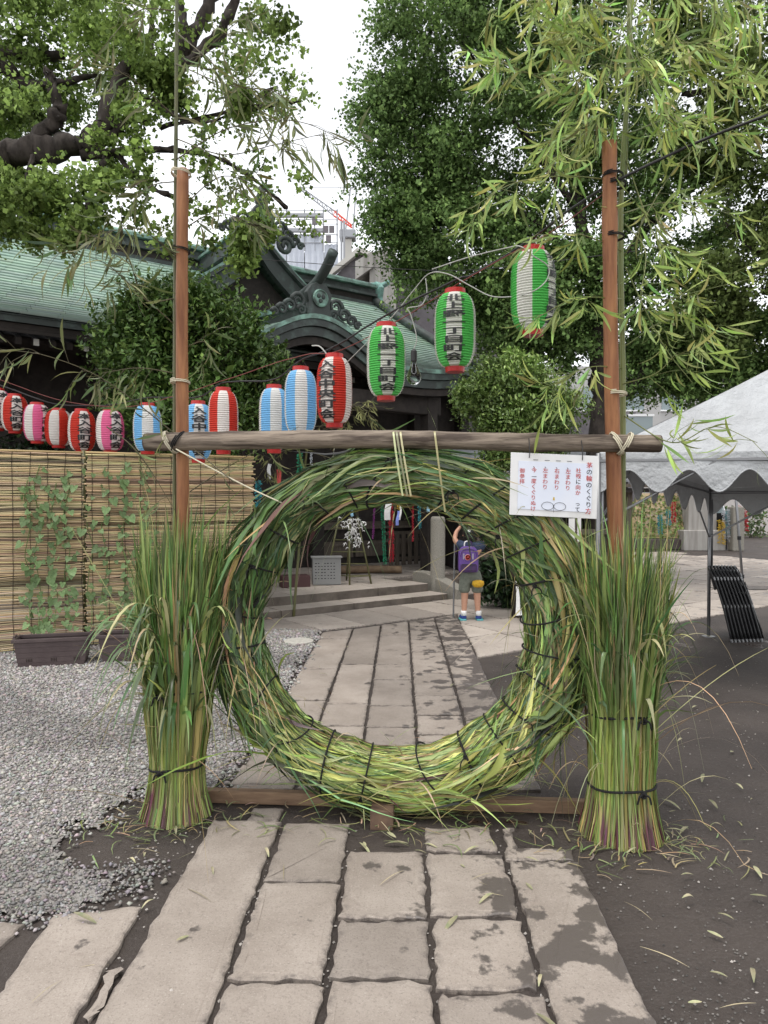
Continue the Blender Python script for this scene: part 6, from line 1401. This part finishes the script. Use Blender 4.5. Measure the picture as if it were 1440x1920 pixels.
blobs = [(1400, 120, 11.5, 150, 1.0), (1330, 40, 12, 130, .8), (1450, 330, 11.2, 120, .8), (1420, 500, 11.2, 120, .9), (1330, 260, 11.8, 90, .5), (1500, 200, 11, 140, .7), (1350, 590, 11.4, 70, .5)]
limbs = [[(b2, .28), (P(1600, 600, 11.5), .20), (P(1540, 300, 11.5), .15), (P(1440, 150, 11.6), .10), (P(1330, 180, 11.8), .05)], [(P(1580, 500, 11.5), .10), (P(1440, 480, 11.3), .05), (P(1360, 420, 11.3), .02)], [(P(1500, 200, 11.5), .10), (P(1400, 170, 11.5), .07), (P(1280, 175, 11.6), .04)]]
tree('broadleaf_tree', 'paler green tree entering from the right edge above the tent', 'tree', b2, limbs, crown(blobs, 30), .066, ((.13, .18, .05), (.20, .26, .08)), m_leaf, 250, 0, up=.4, asp=.7, flat=.6)
# glossy camellia behind the screens
def shrub(name, label, c, rx, rz, n, ls, cols, trunk_r, d, lumps=22, base=None):
    cl = []
    for i in range(lumps):
        v = unit(rng.normal(size=3)); v[1] = -abs(v[1]) if rng.random() < .65 else v[1]; cl.append((np.asarray(c) + v * np.array((rx, rx * .85, rz)) * rng.uniform(.66, .88), rx * rng.uniform(.24, .38), rng.uniform(.7, 1.3)))
    for i in range(lumps // 2): v = unit(rng.normal(size=3)) * rng.random() * .6; cl.append((np.asarray(c) + v * np.array((rx, rx, rz)), .36 * rx, .8))
    b0_ = np.array((c[0], c[1], 0)) if base is None else base
    limbs = [[(b0_, trunk_r), (np.array((c[0] + .03, c[1], c[2] * .5)), trunk_r * .85), (np.array((c[0], c[1], c[2] + rz * .3)), trunk_r * .4)]] + [[(np.array((c[0], c[1], max(.3, c[2] - rz * .8))), trunk_r * .6), (np.asarray(c) + np.array((sx_ * rx * .5, -.1, 0.)), trunk_r * .3), (np.asarray(c) + np.array((sx_ * rx * .7, -.2, rz * .5)), trunk_r * .1)] for sx_ in (-1, 1)]
    return tree(name, label, 'shrub', b0_, limbs, cl, ls, cols, m_leafg, n, 0, up=.55, asp=.5, flat=.9, out=True)
cc = P(368, 690, 8.75); shrub('camellia_shrub', 'large glossy dark green camellia behind the reed screens', cc, 1.18, 1.12, 760, .066, ((.125, .22, .055), (.21, .31, .08)), .09, 8.75, 64)
cc = P(968, 785, 8.9); shrub('clipped_shrub', 'round clipped evergreen shrub behind the right half of the crossbar', cc, .80, .82, 900, .043, ((.155, .245, .06), (.25, .34, .095)), .06, 8.9, 52)
cc = P(905, 1080, 9.9); cc[2] = .35; shrub('low_shrub', 'low dark shrub behind the child', cc + (.28, 0, 0), .42, .35, 150, .09, ((.025, .05, .02), (.05, .09, .03)), .03, 9.9, 12)
cc = P(40, 830, 8.6); shrub('low_shrub', 'dark shrub showing between lanterns and the left reed screen', cc + (-.1, 0, -.25), .8, .5, 150, .08, ((.025, .05, .02), (.05, .085, .03)), .03, 8.6, 12)

# ================================================================== far background
# house with a grey clad gable wall and a window, concrete shaft in front of it
hs = thing('grey_house', 'grey clad house with white framed window behind the shrine', 'building', (2.0, 19, 0))
def wallpoly(pts, d, dd, name, mat, parent): return B().extr([P(x, y, d) for x, y in pts], (0, dd, 0)).build(name, mat, parent)
w0 = [P(x, y, 22) for x, y in ((560, 560), (626, 520), (674, 474), (760, 512), (1000, 560), (1000, 940), (560, 940))]; w0[-1][2] = 0; w0[-2][2] = 0
gw = B().extr(w0, (0, 4, 0)).build('gable_wall', m_brick, hs)
B().beam(P(560, 562, 21.9), P(674, 470, 21.9), .3, .14).build('coping', m_rafter, gw); B().beam(P(674, 470, 21.9), P(760, 510, 21.9), .3, .14).build('coping', m_rafter, gw)
lw = [P(x, y, 17.5) for x, y in ((700, 740), (1000, 740), (1000, 940), (700, 940))]; lw[2][2] = 0; lw[3][2] = 0
lo_ = B().extr(lw, (0, 3, 0)).build('lower_wall', m_brick, hs)
wd = B(); wx0, wx1 = P(782, 754, 17.4), P(852, 794, 17.4); wn_ = B().box((wx0 + wx1) / 2, (wx1[0] - wx0[0], .06, wx0[2] - wx1[2])).build('window', m_glass, hs)
for (x, y, sx_, sz_) in ((.5, 0, 1.04, .05), (.5, 1, 1.04, .05), (0, .5, .05, 1), (1, .5, .05, 1), (.48, .5, .06, 1)):
    W_, H_ = wx1[0] - wx0[0], wx0[2] - wx1[2]; B().box((wx0[0] + W_ * x, 17.36, wx1[2] + H_ * y), (W_ * sx_ if sx_ > .5 else .05, .05, .06 if sz_ < .5 else H_)).build('window_frame', m_frame, wn_)
sh = thing('concrete_shaft', 'tall weathered concrete shaft with a jutting box above the shrine roof', 'building', (-.2, 20, 0))
sq = [P(x, y, 20) for x, y in ((693, 476), (742, 455), (744, 900), (693, 900))]; sq[2][2] = 0; sq[3][2] = 0
B().extr(sq, (0, 1.6, 0)).build('shaft', m_concrete, sh)
B().extr([P(x, y, 19.9) for x, y in ((666, 490), (700, 470), (700, 500), (666, 524))], (0, 1.2, 0)).build('jutting_box', m_concrete, sh)
# siding house showing between shaft and tree
sdh = thing('siding_house', 'house with pale horizontal siding between the concrete shaft and the tree', 'building', (1.2, 24, 0))
for i in range(16):
    a, b_ = P(745, 560 + i * 13, 24), P(980, 560 + i * 13, 24); B().beam(a, b_, .15, .21).build('siding_board', M('siding', (.45, .43, .41), .8) if i == 0 else bpy.data.materials['siding'], sdh)
B().box(P(860, 830, 24.4) * (1, 1, 0) + (0, 0, 3.6), (4.6, .4, 7.2)).build('wall', m_concrete, sdh)
# building site under sheets, with scaffold and tower crane
cs = thing('building_under_construction', 'tall building wrapped in grey sheets with scaffolding on top', 'building', (-7, 62, 0)); D = 62
for x0, x1, yt in ((500, 536, 440), (537, 570, 440), (571, 607, 440), (608, 634, 458)):
    a, b_ = P(x0, yt, D), P(x1, yt, D); n = 10; A = np.array([[np.array((a[0] + (b_[0] - a[0]) * j / n, D + .12 * math.sin(j * 2.1 + i), a[2] * (1 - i / 12))) for j in range(n + 1)] for i in range(13)]); B().sheet(A).build('dust_sheet', m_sheetgrey, cs, smooth=True)
B().box((P(568, 700, D)[0], D + 3.2, P(568, 470, D)[2] / 2), (5.8, 5.5, P(568, 470, D)[2])).build('concrete_frame', m_concrete, cs)
for y in (404, 432): B().beam(P(490, y, D), P(606, y, D), .3, .30).build('floor_edge', m_steel, cs)
for x in (510, 537, 571, 590, 606, 632): B().tube([P(x, 470, D), P(x, 392, D)], .06, 5).build('scaffold_pole', m_steel, cs)
for y in (395, 412, 420, 440, 455): B().tube([P(510, y, D - .1), P(634, y, D - .1)], .035, 4).build('scaffold_rail', m_steel, cs)
for x, y in ((590, 415), (611, 430), (622, 430), (616, 448), (590, 437)): B().box(P(x, y, D - .2), (.45, .1, .6)).build('scaffold_panel', m_brick, cs)
for x in (640, 645): B().tube([P(x, 520, D), P(x, 415, D)], .10, 5).build('scaffold_pole', m_steel, cs)
cr_ = thing('tower_crane', 'tower crane with red and white jib beside the wrapped building', 'crane', (-3.2, 66, 0)); D = 66
mp = P(652, 450, D); B().box((mp[0], D, mp[2] / 2), (.75, .75, mp[2])).build('mast', m_rafter, cr_); B().box(mp + (0, 0, .4), (1.5, 1.3, .8)).build('slewing_cab', m_steel, cr_, bev=.1)
ja, jb = P(660, 425, D), P(562, 352, D)
for k, (o1, mt) in enumerate((((0, 0, .25), m_crane), ((0, 0, -.25), m_crane))):
    q1 = ja + (jb - ja) * .35; B().tube([ja + np.array(o1) * .4, q1 + np.array(o1)], .08, 5).build('jib_chord', m_crane, cr_); B().tube([q1 + np.array(o1), jb + np.array(o1) * .5], .06, 5).build('jib_chord', m_steel, cr_)
for i in range(22):
    f = i / 22; s_ = .25 if i % 2 else -.25; a = ja + (jb - ja) * f + (0, 0, s_ * min(1, .4 + f * 2)); b_ = ja + (jb - ja) * (f + 1 / 22) + (0, 0, -s_ * min(1, .4 + f * 2)); B().tube([a, b_], .04, 4).build('jib_lattice', m_crane if f < .34 else m_steel, cr_)
for x0, x1 in ((646, 657), (660, 668)): B().tube([P(x0, 450, D), P(x1, 352, D)], .07, 5).build('a_frame', m_steel, cr_)
B().tube([P(657, 352, D), P(668, 352, D)], .05, 5).build('a_frame', m_steel, cr_); B().tube([P(663, 352, D), jb], .03, 4).build('stay_rope', m_steel, cr_)

# right background beyond the court
wl_ = np.array((6.3, 19.5, 0)); pw = thing('stone_pillar', 'pale concrete wall block beside the far vine screen', 'wall', wl_)
a, b_ = G(1292, 1032), G(1342, 1032); d_ = a[1]; B().box(((a[0] + b_[0]) / 2, d_ + .5, .95), (b_[0] - a[0] + .05, 1.0, 1.9)).build('block', m_concrete, pw, bev=.02); B().box(((a[0] + b_[0]) / 2, d_ + .45, .3), (b_[0] - a[0] + .45, 1.2, .6)).build('plinth', m_concrete, pw, bev=.02)
vs_ = thing('vine_screen', 'far sloping reed screen with vines and streamers behind the right bundle', 'screen', G(1250, 1031)); vb = G(1250, 1031); dv = vb[1]
V = []; F = []; cl2 = []
for i in range(34):
    f = i / 34; z = .35 + 1.35 * f; half = 1.05 - .42 * f; n0 = len(V); col_ = np.array((.62, .46, .26)) * rng.uniform(.75, 1.2)
    for (x, dz) in ((-half, 0), (half - .1 * rng.random(), 0), (half, .034), (-half, .034)): V.append(vb + (x - .1, .5 * f, z + dz)); cl2.append(col_)
    F.append((n0, n0 + 1, n0 + 2, n0 + 3))
g = mk('reeds', V, F, m_reed, vs_, cols=np.array(cl2)); g['kind'] = 'stuff'
B().box(vb + (-.1, -.05, .17), (2.2, .3, .30)).build('planter', m_planter, vs_, bev=.02)
for sx_ in (-1, 1): B().tube([vb + (sx_ * 1.1 - .1, -.02, .3), vb + (sx_ * .62 - .1, .5, 1.75)], .03, 6).build('side_pole', m_culmd, vs_)
n = 900; f = rng.random(n); hx = (rng.random(n) * 2 - 1) * (1.0 - .4 * f); hx = np.round(hx * 4) / 4 + rng.normal(0, .07, n); leafcloud('vine_leaves', np.stack([vb[0] + hx - .1, vb[1] + .5 * f - .05, .35 + 1.25 * f], -1), np.full(n, .10), m_leaf, vs_, jit((.30, .36, .15), n), .1, .9)
for px, y0, y1, k, lab in ((1237, 965, 1000, 3, 'teal streamer on the far vine screen'), (1252, 955, 985, 3, 'second teal streamer on the far vine screen'), (1263, 940, 980, 0, 'red streamer on the far vine screen'), (1352, 975, 1020, 2, 'gold streamer left of the far tinsel row'), (1361, 955, 1010, 5, 'silver streamer in the far tinsel row'), (1367, 955, 1000, 3, 'teal streamer in the far tinsel row'), (1376, 958, 990, 2, 'gold streamer in the far tinsel row'), (1393, 950, 995, 0, 'red streamer in the far tinsel row')): streamer(px, y0, y1, dv - .4, .13 if px > 1300 else .09, m_tins[k], lab)
sp2 = G(1386, 1034); tag(B().box(sp2 + (0, .2, .65), (.34, .34, 1.3)).build('stone_gatepost', m_granite, loc=sp2, bev=.03), 'dark stone gatepost beside the white car', 'gatepost')
sp3 = G(1362, 1033); tag(B().box(sp3 + (0, .5, .55), (.5, .06, 1.1)).build('dark_board', m_chair, loc=sp3), 'dark upright board behind the far tinsel', 'board')
car = thing('car', 'white car parked far behind the tent', 'car', G(1412, 1030) * (1, 1, 0) + (0, 3, 0)); ca_ = ORG[car.name]
prof = [(-.85, .25), (.85, .25), (.88, .55), (.82, .85), (.66, 1.0), (.55, 1.42), (-.55, 1.42), (-.66, 1.0), (-.82, .85), (-.88, .55)]
B().extr([ca_ + (x, 0, z) for x, z in prof], (0, 3.6, 0)).build('body', m_car, car, bev=.08)
B().extr([ca_ + (x, -.02, z) for x, z in ((-.58, 1.0), (.58, 1.0), (.48, 1.36), (-.48, 1.36))], (0, .03, 0)).build('windscreen', m_glass, car)
for sx_ in (-1, 1):
    B().lathe([(.10, 0), (.31, 0), (.31, .2), (.10, .2)], ca_ + (sx_ * .72, .7, .31), 16, (1 * sx_, 0, 0)).build('wheel', m_tyre, car); B().box(ca_ + (sx_ * .62, -.02, .72), (.28, .05, .13)).build('headlight', m_glass, car, bev=.02)
B().box(ca_ + (0, -.03, .42), (.9, .05, .16)).build('grille', m_tyre, car)
fz = thing('pale_wall', 'pale wall closing the yard far behind the tent', 'wall', (9, 31, 0)); B().box((11, 31, 1.3), (16, .25, 2.6)).build('panel', M('plaster', (.55, .51, .48), .9, (.45, .42, .40), 3), fz); B().box((11, 30.95, 2.65), (16, .4, .12)).build('coping', m_concrete, fz)
pb = thing('apartment_building', 'pale building glimpsed through the trees above the tent', 'building', (15, 40, 0)); B().box((15, 42, 4.5), (14, 4, 9)).build('wall', M('pale_render', (.42, .41, .40), .9), pb)
for i in range(6):
    for j in range(3):
        w_ = B().box((9.6 + i * 2.2, 39.98, 1.8 + j * 2.7), (1.2, .06, 1.3)).build('window', m_glass, pb); B().box((9.6 + i * 2.2, 39.95, 1.1 + j * 2.7), (1.35, .12, .08)).build('sill', m_frame, w_)
gb2 = thing('grey_building', 'grey building seen below the tree beside the tent top', 'building', (7, 26, 0)); B().box((6.6, 27.5, 2.35), (5.2, 3, 4.7)).build('wall', m_brick, gb2)
w_ = B().box((9.0, 25.97, 4.0), (1.6, .06, 1.1)).build('window', m_glass, gb2); B().box((9.0, 25.95, 4.58), (1.7, .08, .08)).build('frame', m_frame, w_)
hd = thing('hedge', 'green hedge at the far right behind the car', 'hedge', G(1440, 1022)); n = 1500; h0 = G(1440, 1020); leafcloud('foliage', np.stack([h0[0] + rng.uniform(-.6, 2, n), h0[1] + 4 + rng.uniform(-.4, .4, n), rng.uniform(.05, 1.2, n)], -1), np.full(n, .13), m_leaf, hd, jit((.13, .17, .08), n), .3, .7)
# cast iron lid in the gravel beside the path
mh = G(560, 1207); tag(B().lathe([(.155, 0), (.155, .022), (.14, .026), (.13, .022), (.0, .022)], (mh[0], mh[1], .012), 28).build('drain_cover', M('pale_iron', (.55, .52, .46), .7, (.40, .38, .34), 30), loc=(mh[0], mh[1], 0)), 'round pale drain cover in the gravel beside the path', 'drain cover')
